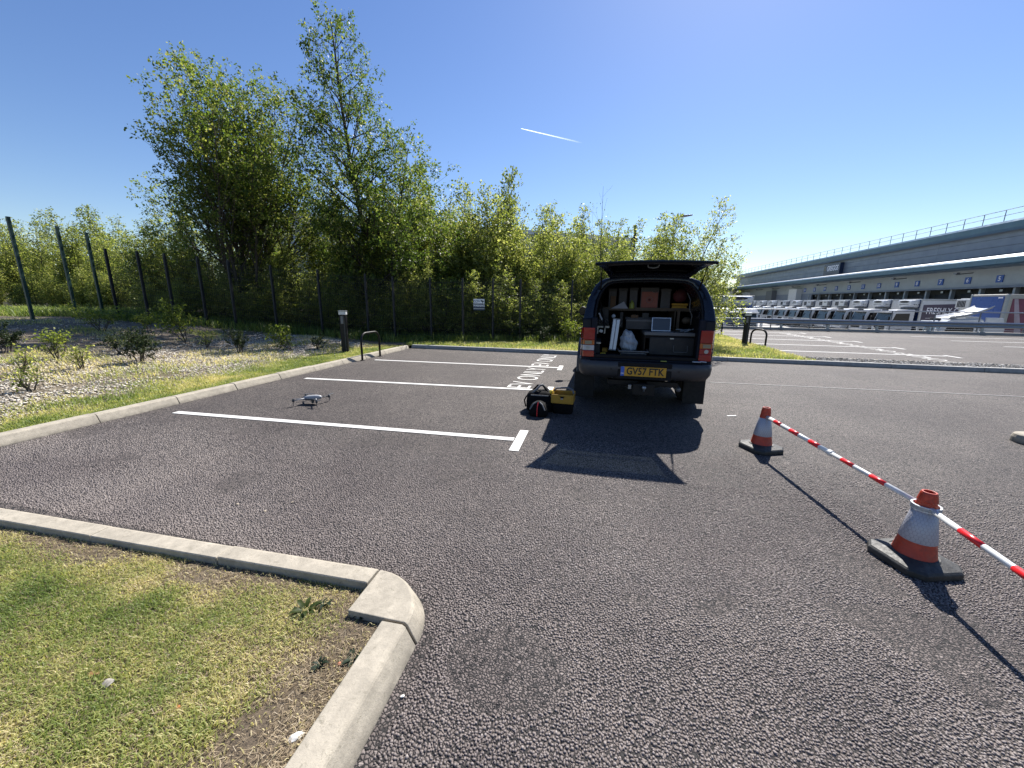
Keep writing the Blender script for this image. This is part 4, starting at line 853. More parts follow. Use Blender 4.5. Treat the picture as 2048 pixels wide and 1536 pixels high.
# rubber seal round the opening
MB().tube([(x*1.0, yr(z)-.004, z) for x, z in [(.66, 1.27)]+inner+[(-x, z) for x, z in inner[::-1][1:]]+[(-.66, 1.27)]], .013, 8).build('door_seal', M['trim'], truck, smooth=True)
for s_ in (-1, 1):
    b_ = MB(); b_.add([(s_*.806, .5, 1.40), (s_*.806, 1.4, 1.40), (s_*.728, 1.4, 1.66), (s_*.728, .55, 1.66)], [(0, 1, 2, 3)]); b_.build('canopy_window', M['door_glass'], truck, solid=.008)
    # inner bed walls and tail corner pillar
    b_ = MB(); b_.bb((s_*.655, .05, .79), (s_*.71, 1.58, 1.30)); b_.build('bed_wall', M['trim'], truck)
    MB().bb((s_*.63, -.005, .76), (s_*.705, .06, 1.30)).build('tail_pillar', M['truck_flat'], truck, bevel=.01)
    # layered tail light: red over amber over clear over red
    T_ = empty('tail_light', (0, 0, 0), parent=truck)
    def lens(z0, z1, mat, nm, dz=0):
        pr = [(s_*.655, -.030), (s_*.80, -.018), (s_*.838, .06), (s_*.838, .12), (s_*.655, .04)]
        b_ = MB(); b_.prism(pr, 2, z0, z1); return b_.build(nm, mat, T_, bevel=.006)
    lens(1.005, 1.165, M['red_lens'], 'brake_lens'); lens(.935, 1.002, M['amber_lens'], 'indicator_lens')
    lens(.862, .932, M['clear_lens'] if s_ < 0 else M['red_lens'], 'reversing_lens' if s_ < 0 else 'fog_lens'); lens(.775, .859, M['red_lens'], 'reflector_lens')
    MB().lathe([(.026, 0), (.022, .006)], (s_*.735, -.036, .90), 14, axis=1).build('bulb_ring', M['galv'], T_)
    MB().bb((s_*.69, -.034, .945), (s_*.78, -.026, .990)).build('bulb_reflector', M['orange'], T_)
# rear lip, valance, bumper
MB().bb((-.66, -.01, .765), (.66, .06, .81)).build('load_sill', M['trim'], truck, bevel=.008)
MB().bb((-.80, .0, .60), (.80, .08, .765)).build('rear_valance', M['truck_flat'], truck, bevel=.012)
bp = [(-.865, .42), (-.845, .10), (-.78, -.06), (-.60, -.12), (.60, -.12), (.78, -.06), (.845, .10), (.865, .42)]
def bump_ring(z, k=1.0, dy=0): return [(x*k, y+dy, z) for x, y in bp]
rows = [bump_ring(.735, .97, .05), bump_ring(.725, 1, .0), bump_ring(.66, 1.008, -.01), bump_ring(.58, 1.0, 0), [(x*.97, y+.03, .525 if abs(x) > .55 else .475) for x, y in bp], [(x*.9, y+.16, .55 if abs(x) > .55 else .50) for x, y in bp]]
MB().grid(rows).build('rear_bumper', M['bumper'], truck, smooth=True, solid=.012, bevel=0)
MB().bb((-.70, -.075, .727), (.70, .03, .742)).build('bumper_step', M['trim'], truck, bevel=.004)
for x in (-.74, -.42, .42, .74): MB().lathe([(.014, 0), (.012, -.004)], (x, -.135 if abs(x) < .6 else -.075, .64), 12, axis=1).build('parking_sensor', M['ink'], truck)
MB().bb((-.335, -.134, .515), (.335, -.123, .735)).build('plate_recess', M['trim'], truck, bevel=.006)
pl = empty('number_plate', (-.015, -.140, .620), parent=truck)
MB().bb((-.282, -.003, -.062), (.282, .003, .062)).build('plate_board', M['plate_yellow'], pl, bevel=.002)
MB().bb((-.281, -.0045, -.061), (-.236, -.0035, .061)).build('blue_band', M['plate_blue'], pl)
vtext('GV57 FTK', .128, M['ink'], pl, .022, -.0046, 0, .83, bold=.0030, name='registration')
vtext('GB', .03, M['ink_white'], pl, -.259, -.0058, -.03, .9)
for x in (-.02, .02): MB().bb((x-.004, -.02, .06), (x+.004, -.005, .08)).build('lamp_clip', M['ink'], pl)
# tow bar and step, exhaust
MB().bb((-.05, -.20, .40), (.05, .1, .47)).bb((-.45, .02, .40), (.45, .10, .47)).build('tow_bracket', M['black_metal'], truck, bevel=.006)
MB().bb((-.13, -.225, .33), (.13, -.205, .47)).build('tow_plate', M['black_metal'], truck, bevel=.004)
MB().lathe([(.012, .385), (.012, .41), (.025, .425), (.027, .44), (.02, .455), (.0, .458)], (0, -.26, 0), 16).build('tow_ball', M['galv'], truck, smooth=True)
MB().bb((-.19, -.19, .395), (-.15, -.16, .45)).build('tow_socket', M['galv'], truck, bevel=.004)
MB().tube([(.48, .1, .36), (.50, .8, .37)], .032, 12).build('exhaust', M['galv_dark'], truck, smooth=True)
MB().tube([(-.72, RA, .38), (.72, RA, .38)], .045, 10).lathe([(.05, -.12), (.13, -.06), (.13, .06), (.05, .12)], (.0, RA, .38), 14, axis=0).build('rear_axle', M['trim'], truck)
# spare wheel under the bed
MB().lathe([(.22, -.09), (.34, -.10), (.36, -.05), (.36, .05), (.34, .10), (.22, .09)], (0, .55, .43), 28).build('spare_wheel', M['rubber'], truck)
for cy in (RA, FA):
    for s_ in (-1, 1):
        wv = empty('wheel', (s_*.78, cy, WR), parent=truck)
        MB().lathe([(.24, -.12), (.33, -.128), (.362, -.11), (.375, -.08), (.375, .08), (.362, .11), (.33, .128), (.24, .12)], n=36, axis=0).build('tyre', M['rubber'], wv, smooth=False, bevel=.004)
        b_ = MB(); b_.lathe([(.245, -.10), (.22, -.05), (.22, .05), (.245, .10)], n=30, axis=0, cap=False)
        for k in range(6): b_.box((s_*.085, .13*math.cos(k*1.047), .13*math.sin(k*1.047)), (.03, .22, .05), rot=(k*1.047, 0, 0))
        b_.lathe([(.05, -.02), (.05, .03)], (s_*.08, 0, 0), n=12, axis=0); b_.build('rim', M['rim'], wv)
for s_ in (-1, 1): MB().bb((s_*.64, RA-.50, .06), (s_*.935, RA-.485, .50)).build('mud_flap', M['rubber'], truck, bevel=.006)
for s_ in (-1, 1):
    mr = empty('door_mirror', (s_*.98, 3.15, 1.31), parent=truck)
    MB().lathe([(.02, -.04), (.066, -.035), (.078, 0), (.066, .05), (.02, .075)], n=18, axis=1, sy=1.25).build('mirror_housing', M['trim'], mr, smooth=True)
    MB().lathe([(.060, -.043), (.060, -.037)], n=20, axis=1, sy=1.2).build('mirror_glass', M['door_glass'], mr)
    MB().tube([(-s_*.02, .0, -.02), (-s_*.22, .02, -.10)], .022, 8).build('mirror_arm', M['trim'], mr)
# open canopy tailgate: frame, tinted glass, handle, trim, gas struts
hd = empty('canopy_tailgate', (0, 0, 0), parent=truck)
HY, HZ, EY, EZ, HW, EW = .27, 1.825, -.27, 1.965, .50, .695
def hp(u, v, off=0.0):   # u -1..1 across, v 0 hinge ..1 rear edge, off below the skin
    wd = HW+(EW-HW)*v; crown = .022*(1-u*u)+.028*math.sin(v*math.pi)
    return (u*wd, HY+(EY-HY)*v, HZ+(EZ-HZ)*v+crown-off)
def patch(u0, u1, v0, v1, off, n=10, m_=6): return [[hp(u0+(u1-u0)*i/n, v0+(v1-v0)*j/m_, off) for i in range(n+1)] for j in range(m_+1)]
b_ = MB()
b_.grid(patch(-1, 1, 0, .16, 0, 14, 2)); b_.grid(patch(-1, 1, .86, 1, 0, 14, 2)); b_.grid(patch(-1, -.86, .16, .86, 0, 2)); b_.grid(patch(.86, 1, .16, .86, 0, 2))
b_.build('door_frame', M['truck'], hd, solid=.022)
MB().grid(patch(-.87, .87, .15, .87, .004, 14, 8)).build('door_glass', M['glass'], hd, solid=.003)
MB().grid(patch(-.80, .80, .80, .87, .016, 14, 1)).build('trim_bar', M['box_grey'], hd, solid=.006)
MB().tube([hp(-.10, .80, .03), hp(-.085, .72, .045), hp(0, .69, .05), hp(.085, .72, .045), hp(.10, .80, .03)], .008, 8).build('inner_handle', M['strap_grey'], hd, smooth=True)
MB().grid(patch(-.78, .78, .30, .34, .012, 12, 1)).build('demister_line', M['trim'], hd, solid=.003)
e0, e1 = hp(-1, 1, .0), hp(1, 1, .0)
MB().tube([hp(u/7-1, 1, .012) for u in range(0, 15)], .013, 6).build('edge_seal', M['trim'], hd)
for s_ in (-1, 1):
    a = Vector(hp(s_*.93, .80, .03)); b2_ = Vector((s_*.615, yr(1.66)+.0, 1.665)); mid = a.lerp(b2_, .5)
    st = empty('gas_strut', (0, 0, 0), parent=truck); MB().tube([b2_, mid], .011, 8).build('cylinder', M['black_metal'], st); MB().tube([mid, a], .006, 8).build('piston_rod', M['trim'], st)
# racking fitted in the bed: parts of the truck
def tb(px0, py0, px1, py1, Y, dep):
    """box (truck coordinates) whose rear face fills a pixel rectangle at depth Y, going dep metres forward"""
    a = at(px0, py1, Y); b2_ = at(px1, py0, Y); o_ = Vector((.575, TY0, 0)); return (a.x-o_.x, Y-TY0, a.z), (b2_.x-o_.x, Y-TY0+dep, b2_.z)
def tbox(name, px0, py0, px1, py1, Y, dep, mat, bevel=.004):
    a, b2_ = tb(px0, py0, px1, py1, Y, dep); return MB().bb(a, b2_).build(name, mat, truck, bevel=bevel)
YI = 6.05
tbox('upper_shelf', 1205, 617, 1402, 620.5, YI, .7, M['plywood'], .002)
tbox('shelf_divider', 1276, 620.5, 1277.5, 640, YI+.02, .6, M['plywood'], 0); tbox('shelf_divider', 1347.5, 620.5, 1350, 668, YI+.0, .6, M['plywood'], 0)
tbox('left_shelf', 1183, 652, 1219, 655, YI-.2, .6, M['galv'], .002)
tbox('left_shelf_leg', 1193, 655, 1197, 667, YI-.2, .02, M['galv'], 0); tbox('left_shelf_leg', 1207, 655, 1211, 667, YI-.2, .02, M['galv'], 0)
tbox('left_drawer_unit', 1181, 690, 1200, 712, 5.55, .8, M['box_dark'])
tbox('drawer_edge', 1181, 684.5, 1201.5, 687, 5.54, .8, M['galv'], 0)
tbox('worktop', 1289, 667, 1402, 670, 5.60, .9, M['strap_grey'], .002)
tbox('cabinet_side', 1288, 670, 1291, 708, 5.60, .9, M['plywood'], 0)
tbox('drawer_front', 1297, 677, 1396, 709, 5.62, .85, M['box_dark'], .008)
tbox('drawer_frame', 1290, 670, 1402, 676, 5.64, .8, M['trim'], 0)
a, b2_ = tb(1346, 692, 1375, 704, 5.61, .01); x0, x1, zt, zb = a[0], b2_[0], b2_[2], a[2]; yq = a[1]
MB().tube([(x0, yq, zt), (x0, yq-.015, zb+.01), (x0+.015, yq-.015, zb), (x1-.015, yq-.015, zb), (x1, yq-.015, zb+.01), (x1, yq, zt)], .004, 6).build('drawer_handle', M['strap_grey'], truck)
a, b2_ = tb(1340, 676.5, 1348, 678.5, 5.60, .01); MB().bb(a, b2_).build('drawer_latch', M['galv'], truck)
tbox('lower_tray', 1250, 635, 1310, 640.5, YI-.05, .5, M['box_grey'], .004)

# ------------------------------------------------------------------ things lying in the load bed (each its own thing)
def inbox(name, label, cat, px0, py0, px1, py1, Y, dep, mat, bevel=.006, rot=0.0, group=None, lid=None, extra=None):
    a = at(px0, py1, Y); b2_ = at(px1, py0, Y); w2 = abs(b2_.x-a.x)/2; h = abs(b2_.z-a.z)
    t = thing(name, label, cat, ((a.x+b2_.x)/2, Y, min(a.z, b2_.z)), rot, group)
    MB().bb((-w2, 0, 0), (w2, dep, h)).build('body', mat, t, bevel=bevel)
    if lid: MB().bb((-w2-.006, -.006, h*.86), (w2+.006, dep, h*.99)).build('lid', lid, t, bevel=.003)
    if extra: extra(t, w2, h)
    return t
YB = 6.10
inbox('storage_box', 'charcoal crate at the left end of the pickup top shelf', 'box', 1216, 577, 1234, 617, YB, .35, M['box_grey'], lid=M['box_dark'])
inbox('cardboard_box', 'small brown cardboard box in front of the leftmost shelf crate', 'box', 1220, 592, 1232, 617, YB-.03, .02, M['card'], .002)
def stripes(t, w2, h):
    for s_ in (-1, 1): MB().bb((s_*w2*.9-.004, -.004, h*.2), (s_*w2*.9+.004, -.001, h*.95)).build('clip', M['trim'], t)
inbox('storage_box', 'dark grey crate with black clips, second from left on the pickup top shelf', 'box', 1235.5, 576, 1256, 617, YB, .35, M['box_grey'], lid=M['box_dark'], extra=stripes)
inbox('storage_box', 'grey crate behind the lime bottle on the pickup top shelf', 'box', 1257.5, 575, 1276.5, 617, YB, .35, M['box_grey'], lid=M['box_dark'])
def ringdeco(t, w2, h):
    MB().bb((-w2*.92, -.006, h*.04), (w2*.92, -.001, h*.80)).build('front_panel', M['box_red'], t, bevel=.003)
    c = (0, -.010, h*.42); MB().tube([(c[0]+.042*math.cos(t_/24*6.283), c[1], c[2]+.042*math.sin(t_/24*6.283)) for t_ in range(24)], .003, 6, close=True).build('ring', M['strap_grey'], t)
    MB().lathe([(.018, -.002), (.016, -.008)], (0, -.004, h*.42), 14, axis=1).build('hub', M['dark_red'], t)
inbox('reel_box', 'terracotta red box with a pale ring on its front, centre of the pickup top shelf', 'box', 1279.5, 575, 1319, 617, YB, .30, M['box_grey'], extra=ringdeco)
cbl = MB(); q0 = at(1302, 579, YB-.04); q1 = at(1311, 586, YB-.05); q2 = at(1320, 580, YB-.04); cbl.tube([q0, q0.lerp(q1, .5)+Vector((0, 0, -.01)), q1, q1.lerp(q2, .5)+Vector((0, 0, -.008)), q2], .004, 6); tag(cbl.build('cable_loop', M['strap_grey'], smooth=True), 'thin pale cable looped over the terracotta box in the pickup', 'cable')
inbox('storage_box', 'pale grey crate right of the terracotta box on the pickup top shelf', 'box', 1320, 577, 1343, 617, YB, .33, M['box_grey'], lid=M['box_grey'])
def ball(name, label, cat, px, py, Y, r, mat, sq=(1, .8, 1)):
    p = at(px, py, Y); bm = bmesh.new(); bmesh.ops.create_icosphere(bm, subdivisions=3, radius=r); rr_ = random.Random(int(px))
    for v in bm.verts: v.co = Vector((v.co.x*sq[0], v.co.y*sq[1], v.co.z*sq[2]))*(1+.05*math.sin(v.co.x*60)*math.cos(v.co.z*50))
    me = bpy.data.meshes.new(name); bm.to_mesh(me); bm.free(); o = link_mesh(name, me, mat); o.location = p; tag(o, label, cat)
    for pl_ in me.polygons: pl_.use_smooth = True
    return o
ball('round_bag', 'dark red round bag at the right end of the pickup top shelf', 'bag', 1360, 592, YB+.05, .098, M['dark_red'])
for k, (z0, z1, c) in enumerate(((607, 611, 'yellow_fabric'), (612.5, 617, 'yellow_fabric'))):
    inbox('yellow_case', ('upper flat dull yellow case under the dark red bag', 'lower flat dull yellow case lying on the shelf under the dark red bag')[k], 'case', 1344, z0, 1376-k*2, z1, YB-.02, .25, M[c], .004)
pz = at(1241, 617, YB-.06); tp = at(1248, 603, YB-.06); rp = at(1256, 617, YB-.07); lp_ = at(1222, 617, YB-.07)
b_ = MB(); b_.add([lp_, rp, tp, lp_+Vector((0, .004, 0)), rp+Vector((0, .004, 0)), tp+Vector((0, .004, 0))], [(0, 1, 2), (5, 4, 3), (0, 3, 4, 1), (1, 4, 5, 2), (2, 5, 3, 0)]); tag(b_.build('paper_sheet', M['paper']), 'folded white paper propped at an angle on the pickup top shelf', 'paper')
lb = at(1263, 617, YB-.06); b_ = MB(); b_.lathe([(.035, 0), (.037, .01), (.035, .07), (.02, .095), (.012, .10), (.012, .115)], (0, 0, 0), 18); o = b_.build('bottle', M['lime'], smooth=True); o.location = lb; tag(o, 'lime yellow bottle with a rounded shoulder on the pickup top shelf', 'bottle')
# middle and lower level
def lidedge(t, w2, h): MB().bb((-w2, -.006, h*.72), (w2, -.001, h*.84)).build('pale_rim', M['strap_grey'], t)  # pale grey strip across the upper front of the crate
inbox('plastic_crate', 'long dark translucent crate on the middle level of the pickup load', 'box', 1251, 637, 1304, 658, 5.95, .4, M['box_grey'], extra=lidedge)
inbox('tool_case', 'upright black case behind the aluminium level case', 'case', 1238, 624, 1247, 655, 6.0, .2, M['box_dark'])
inbox('speaker_box', 'grey box at the left of the load bed under the hanging cables', 'box', 1197, 618, 1218, 652, 5.95, .3, M['box_dark'])
# aluminium case standing on end, leaning
t = thing('aluminium_case', 'tall bright aluminium case standing on end and leaning right, left of the plastic sheet', 'case', at(1224, 700, 5.62)); t.rotation_euler = (R(-6), R(4.5), 0)
H_ = (at(1224, 637, 5.62)-at(1224, 700, 5.62)).z
MB().bb((-.045, 0, 0), (.003, .10, H_)).build('left_shell', M['silver'], t, bevel=.006); MB().bb((.006, 0, 0), (.052, .10, H_)).build('right_shell', M['silver'], t, bevel=.006)
MB().bb((-.05, -.004, H_-.012), (.057, .104, H_+.004)).build('end_cap', M['galv_dark'], t, bevel=.003); MB().bb((-.05, -.004, -.004), (.057, .104, .012)).build('end_cap', M['galv_dark'], t, bevel=.003)
# crumpled pale plastic sheet
bm = bmesh.new(); bmesh.ops.create_icosphere(bm, subdivisions=4, radius=1); rr_ = np.random.default_rng(4)
for v in bm.verts:
    c = v.co.copy(); k = 1+.13*math.sin(c.x*5+c.z*4)*math.cos(c.z*6-c.x*3+1)+.035*math.sin(c.x*15+c.z*11+c.y*9); wd = .115+.03*(-c.z); v.co = Vector((c.x*wd*k+c.z*-.02, c.y*.10*k, c.z*.165*k))
me = bpy.data.meshes.new('plastic_sheet'); bm.to_mesh(me); bm.free(); o = link_mesh('plastic_sheet', me, M['cloth_white']); o.location = at(1257, 683, 5.62); o.location.y += .08
tag(o, 'crumpled pale blue-white plastic sheet bundled between the aluminium case and the cabinet', 'sheet')
# open tray under it and its lid
t = thing('tool_tray', 'grey tray with raised rim holding the crumpled sheet at the tailgate sill', 'tray', at(1266, 712, 5.45)); t.location.z += .01
MB().bb((-.17, -.02, .0), (.17, .30, .012)).build('base', M['box_dark'], t, bevel=.003)
MB().tube([(-.20, .30, .055), (-.19, -.03, .055), (.19, -.03, .055), (.20, .30, .055)], .009, 8).build('rim', M['strap_grey'], t); MB().tube([(-.17, .0, .02), (-.14, -.03, .03), (.14, -.03, .03), (.17, .0, .02)], .007, 8).build('front_bar', M['strap_grey'], t)
for s_ in (-1, 1): MB().box((s_*.175, .13, .03), (.006, .30, .05), rot=(0, s_*.5, 0)).build('side', M['box_dark'], t)
# tripod legs / cables hanging left, light clutter
t = MB(); p0, p1, p2, p3 = at(1203, 620, 5.8), at(1206, 635, 5.75), at(1209, 650, 5.7), at(1206, 666, 5.7); t.tube([p0, p1, p2, p3], .012, 8); o = t.build('black_cable', M['trim'], smooth=True); tag(o, 'thick black cable hanging down over the left shelf of the pickup', 'cable')
t = MB(); t.tube([at(1198, 626, 5.72), at(1204, 640, 5.70)], .014, 8); tag(t.build('white_torch', M['clear_lens'], bevel=.003), 'short white tube among the black cables on the left of the load', 'torch')
o = MB().box((0, 0, 0), (.05, .03, .04), rot=(0, .4, 0)).build('plug_adaptor', M['pole_white'], bevel=.008); o.location = at(1202, 662, 5.68); tag(o, 'small white plug dangling at the end of the black cable', 'plug')
t = MB()
for k in range(9): t.tube([at(1186+k*3.6, 652, 5.83), at(1189+k*3.4, 646, 5.80), at(1194+k*3.0, 638+k % 3, 5.86)], .004, 5)
tag(t.build('cable_bundle', M['strap_grey']), 'bundle of thin grey cables lying on the left shelf of the pickup', 'cables')
ball('helmet_lamp', 'small pale knob above the aluminium case', 'lamp', 1227, 632, 5.75, .028, M['cloth_white'])
o = MB().bb((-.035, -.02, 0), (.035, .03, .045)).build('tape_measure', M['yellow_bright'], bevel=.01); o.location = at(1205.5, 712, 5.42); tag(o, 'small yellow tape measure on the sill at the left', 'tape measure')
MB_ = MB().bb((-.028, -.023, .030), (.028, -.020, .042)); mbo = MB_.build('black_stripe', M['ink'], o)
o = MB().box((0, 0, 0), (.075, .03, .012), rot=(0, 0, .1)).build('glove', M['lime'], bevel=.004); o.location = at(1327, 722.5, 5.22); tag(o, 'pale yellow scrap lying on the bumper step right of centre', 'scrap')
o = MB().box((0, 0, 0), (.10, .03, .012)).box((.08, .01, .003), (.08, .03, .012), rot=(0, .1, .2)).build('white_rag', M['cloth_white'], bevel=.005); o.location = at(1393, 724, 5.22); tag(o, 'white rag on the right end of the bumper step', 'rag')
t = thing('laptop', 'open silver laptop standing on the worktop inside the pickup', 'laptop', at(1325, 666, 5.66)); lw_ = (at(1345.5, 660, 5.66)-at(1305.5, 660, 5.66)).x/2; lh = (at(1325, 637, 5.76)-at(1325, 665, 5.76)).z
MB().bb((-lw_, -.02, 0), (lw_, .17, .014)).build('base', M['silver'], t, bevel=.003); MB().bb((-lw_*.88, .0, .0141), (lw_*.88, .10, .0160)).build('keyboard', M['ink'], t)
sc_ = empty('screen', (0, .17, .012), parent=t); sc_.rotation_euler = (R(-10), 0, 0)
MB().bb((-lw_, -.003, 0), (lw_, .006, lh)).build('lid', M['silver'], sc_, bevel=.003); MB().bb((-lw_*.9, -.0045, lh*.07), (lw_*.9, -.0035, lh*.94)).build('display', M['screen'], sc_)
ball('brown_pouch', 'round brown pouch deep on the right of the load', 'pouch', 1373, 641, 6.0, .06, M['plywood'], (1.1, .8, .85))
b_ = MB(); r5 = random.Random(9)
for k in range(8): b_.box((r5.uniform(-.15, .15), r5.uniform(-.05, .05), r5.uniform(0, .03)), (.09, .03, .008), rot=(r5.uniform(-.4, .4), r5.uniform(-.4, .4), r5.uniform(-1, 1)))
o = b_.build('white_rags', M['cloth_white'], bevel=.003); o.location = at(1376, 662, 5.75); tag(o, 'crumpled pale rags to the right of the laptop', 'rags')
inbox('plank_bundle', 'leaning brown board to the right of the laptop', 'board', 1351, 621, 1361, 665, 5.98, .03, M['plywood'], .002)

b_ = MB()
for k in range(5): b_.tube([(.055*math.cos(t_/20*6.283)*(1+.05*k), .03*math.sin(t_/20*6.283)-.004*k, .006*k+.03*math.sin(t_/20*6.283)) for t_ in range(20)], .006, 6, close=True)
o = b_.build('rope_coil', M['strap_grey'], smooth=True); o.location = at(1233, 650, 5.9); tag(o, 'coiled grey rope between the aluminium case and the black upright case', 'rope')
inbox('small_carton', 'small carton lying on the long dark crate', 'box', 1262, 630, 1277, 636.5, 5.98, .12, M['card'], .003)
inbox('thin_case', 'thin black case on edge between the carton and the laptop', 'case', 1284, 626, 1298, 637, 5.99, .10, M['box_dark'], .004)
b_ = MB(); b_.tube([at(1375, 585, 5.75), at(1381, 600, 5.72), at(1379, 618, 5.74), at(1384, 632, 5.72), at(1381, 650, 5.75)], .006, 6); tag(b_.build('hanging_strap', M['strap_grey'], smooth=True), 'grey strap hanging inside the right wall of the canopy', 'strap')
b_ = MB(); b_.tube([at(1208, 582, 5.72), at(1199, 598, 5.66), at(1203, 612, 5.68), at(1194, 628, 5.64)], .007, 6); tag(b_.build('hanging_lead', M['trim'], smooth=True), 'black lead looped inside the left wall of the canopy', 'cable')
inbox('tool_pouch', 'dull yellow tool pouch low at the foot of the left drawer unit', 'pouch', 1203, 696, 1215, 711, 5.75, .08, M['yellow_fabric'], .01)

# ------------------------------------------------------------------ bags by the rear wheel
def soft(name, mat, parent, prof, d, c=(0, 0, 0), seed=0, amp=.03, sub=2):
    """soft body: rounded-rectangle sections, prof = [(halfw, halfd, z)]"""
    rows = []; rr_ = random.Random(seed); n = 28
    for hw, hd_, z in prof:
        row_ = []
        for i in range(n):
            t = 2*math.pi*i/n; cx, sy = math.cos(t), math.sin(t); e = .45
            row_.append((c[0]+math.copysign(abs(cx)**e, cx)*hw*(1+rr_.gauss(0, amp)), c[1]+math.copysign(abs(sy)**e, sy)*hd_*(1+rr_.gauss(0, amp)), c[2]+z+rr_.gauss(0, amp*.06)))
        rows.append(row_+[row_[0]])
    b_ = MB(); b_.grid(rows); k = len(b_.v); b_.v.append((c[0], c[1], c[2]+prof[-1][2])); b_.f += [(k, (len(rows)-1)*(n+1)+i, (len(rows)-1)*(n+1)+i+1) for i in range(n)]
    return b_.build(name, mat, parent, smooth=True)
t = thing('holdall', 'large black holdall with grey straps, at the back of the three bags beside the pickup', 'bag', (-.775, 5.20, 0), .05)
soft('body', M['fabric_black'], t, [(.15, .12, .0), (.185, .145, .03), (.195, .15, .12), (.19, .145, .21), (.165, .12, .26), (.10, .07, .285)], 1, seed=1)
MB().tube([(-.12, -.10, .245), (-.06, -.06, .30), (-.005, -.03, .36), (.02, .0, .365), (.05, .03, .33), (.10, .09, .27)], .014, 6).build('carry_handle', M['strap_grey'], t, smooth=True)
MB().tube([(-.13, .08, .25), (-.05, .05, .34), (.03, .02, .35), (.12, -.07, .25)], .014, 6).build('carry_handle', M['fabric_black'], t, smooth=True)
MB().tube([(.13, -.10, .25), (.175, -.12, .20), (.19, -.13, .12)], .012, 6).build('strap', M['strap_grey'], t, smooth=True)
MB().tube([(-.195, -.02, .20), (-.225, -.04, .14), (-.20, -.06, .05)], .010, 6).build('side_strap', M['fabric_black'], t, smooth=True)
MB().bb((-.12, -.152, .235), (.12, -.146, .25)).build('zip', M['strap_grey'], t)
t = thing('small_bag', 'small domed black bag with a thin red zip, nearest of the three bags', 'bag', (-.755, 4.92, 0), -.05)
soft('body', M['fabric_black'], t, [(.11, .08, 0), (.125, .10, .03), (.12, .10, .10), (.095, .08, .155), (.045, .05, .19), (.015, .03, .20)], 1, seed=2)
MB().tube([(.0, -.113, .02), (.0, -.108, .10), (.0, -.088, .155), (.0, -.05, .195)], .006, 6).build('red_zip', M['pole_red'], t)
for s_ in (-1, 1): MB().tube([(s_*.02, -.05, .197), (s_*.06, -.07, .17), (s_*.10, -.09, .10)], .009, 6).build('seam', M['strap_grey'], t)
t = thing('tool_bag', 'open-topped tool bag with yellow upper half and black base, beside the pickup wheel', 'tool bag', (-.455, 5.16, 0), -.04)
soft('base', M['fabric_black'], t, [(.13, .10, 0), (.142, .115, .03), (.145, .12, .14), (.142, .118, .155)], 1, seed=3, amp=.012)
b_ = MB(); hw, hd_, z0, z1, th = .150, .125, .150, .275, .012
for (x0, y0, x1, y1, zt) in ((-hw, -hd_, hw, -hd_+th, z1), (-hw, hd_-th, hw, hd_, z1+.01), (-hw, -hd_+th+.002, -hw+th, hd_-th-.002, z1+.04), (hw-th, -hd_+th+.002, hw, hd_-th-.002, z1)): b_.bb((x0, y0, z0), (x1, y1, zt))
b_.build('yellow_walls', M['yellow_fabric'], t, bevel=.006)
MB().bb((-.125, -.132, .165), (.125, -.1265, .262)).build('front_pocket', M['yellow_fabric'], t, bevel=.005)
MB().prism([(-.035, .255), (.035, .255), (.0, .205)], 1, -.139, -.1335).build('buckle', M['fabric_black'], t); MB().box((0, -.142, .222), (.03, .006, .02)).build('clip', M['galv'], t, bevel=.002)
MB().bb((-.13, -.11, .15), (.13, .11, .20)).build('contents', M['fabric_black'], t, bevel=.01)
MB().tube([(-.14, .02, .29), (-.10, .05, .325), (.05, .07, .335), (.12, .05, .31), (.14, .0, .27)], .013, 6).build('handle', M['strap_grey'], t, smooth=True)
for k, z in enumerate((.30, .27)): MB().lathe([(.022, -.015), (.026, 0), (.022, .015)], (-.155, -.08+.05*k, z), 12, axis=1).build('yellow_roll', M['yellow_bright'], t, smooth=True)

# ------------------------------------------------------------------ drone
t = thing('drone', 'light grey quadcopter drone with folding arms standing in the middle bay', 'drone', (-4.03, 4.62, .012), R(8))
t.scale = (.80,)*3
bodyp = [(-.15, .055, .060, .105), (-.12, .062, .055, .135), (-.04, .065, .055, .145), (.06, .058, .058, .155), (.14, .040, .075, .150), (.175, .02, .10, .135)]
rows = []
for x, hw, z0, z1 in bodyp: rows.append([(x, hw*math.copysign(abs(math.cos(a))**.6, math.cos(a)), (z0+z1)/2+(z1-z0)/2*math.copysign(abs(math.sin(a))**.7, math.sin(a))) for a in [i*math.pi/8 for i in range(16)]+[0]])
b_ = MB(); b_.grid(rows); b_.f += [tuple(range(16)), tuple(len(rows)*17-17+i for i in range(16))]; b_.build('body', M['drone_grey'], t, smooth=True)
MB().bb((-.10, -.066, .062), (.08, .066, .10)).build('lower_hull', M['drone_dark'], t, bevel=.008)
MB().bb((-.165, -.05, .062), (-.13, .05, .125)).build('camera_face', M['drone_dark'], t, bevel=.01)
MB().bb((-.135, -.02, .135), (-.10, .02, .168)).build('top_sensor', M['drone_dark'], t, bevel=.006)
MB().bb((-.02, -.0675, .088), (.03, -.065, .098)).build('side_label', M['strap_grey'], t)
MB().bb((-.02, -.02, .0), (.02, .02, .06)).build('gimbal', M['drone_dark'], t, bevel=.008)
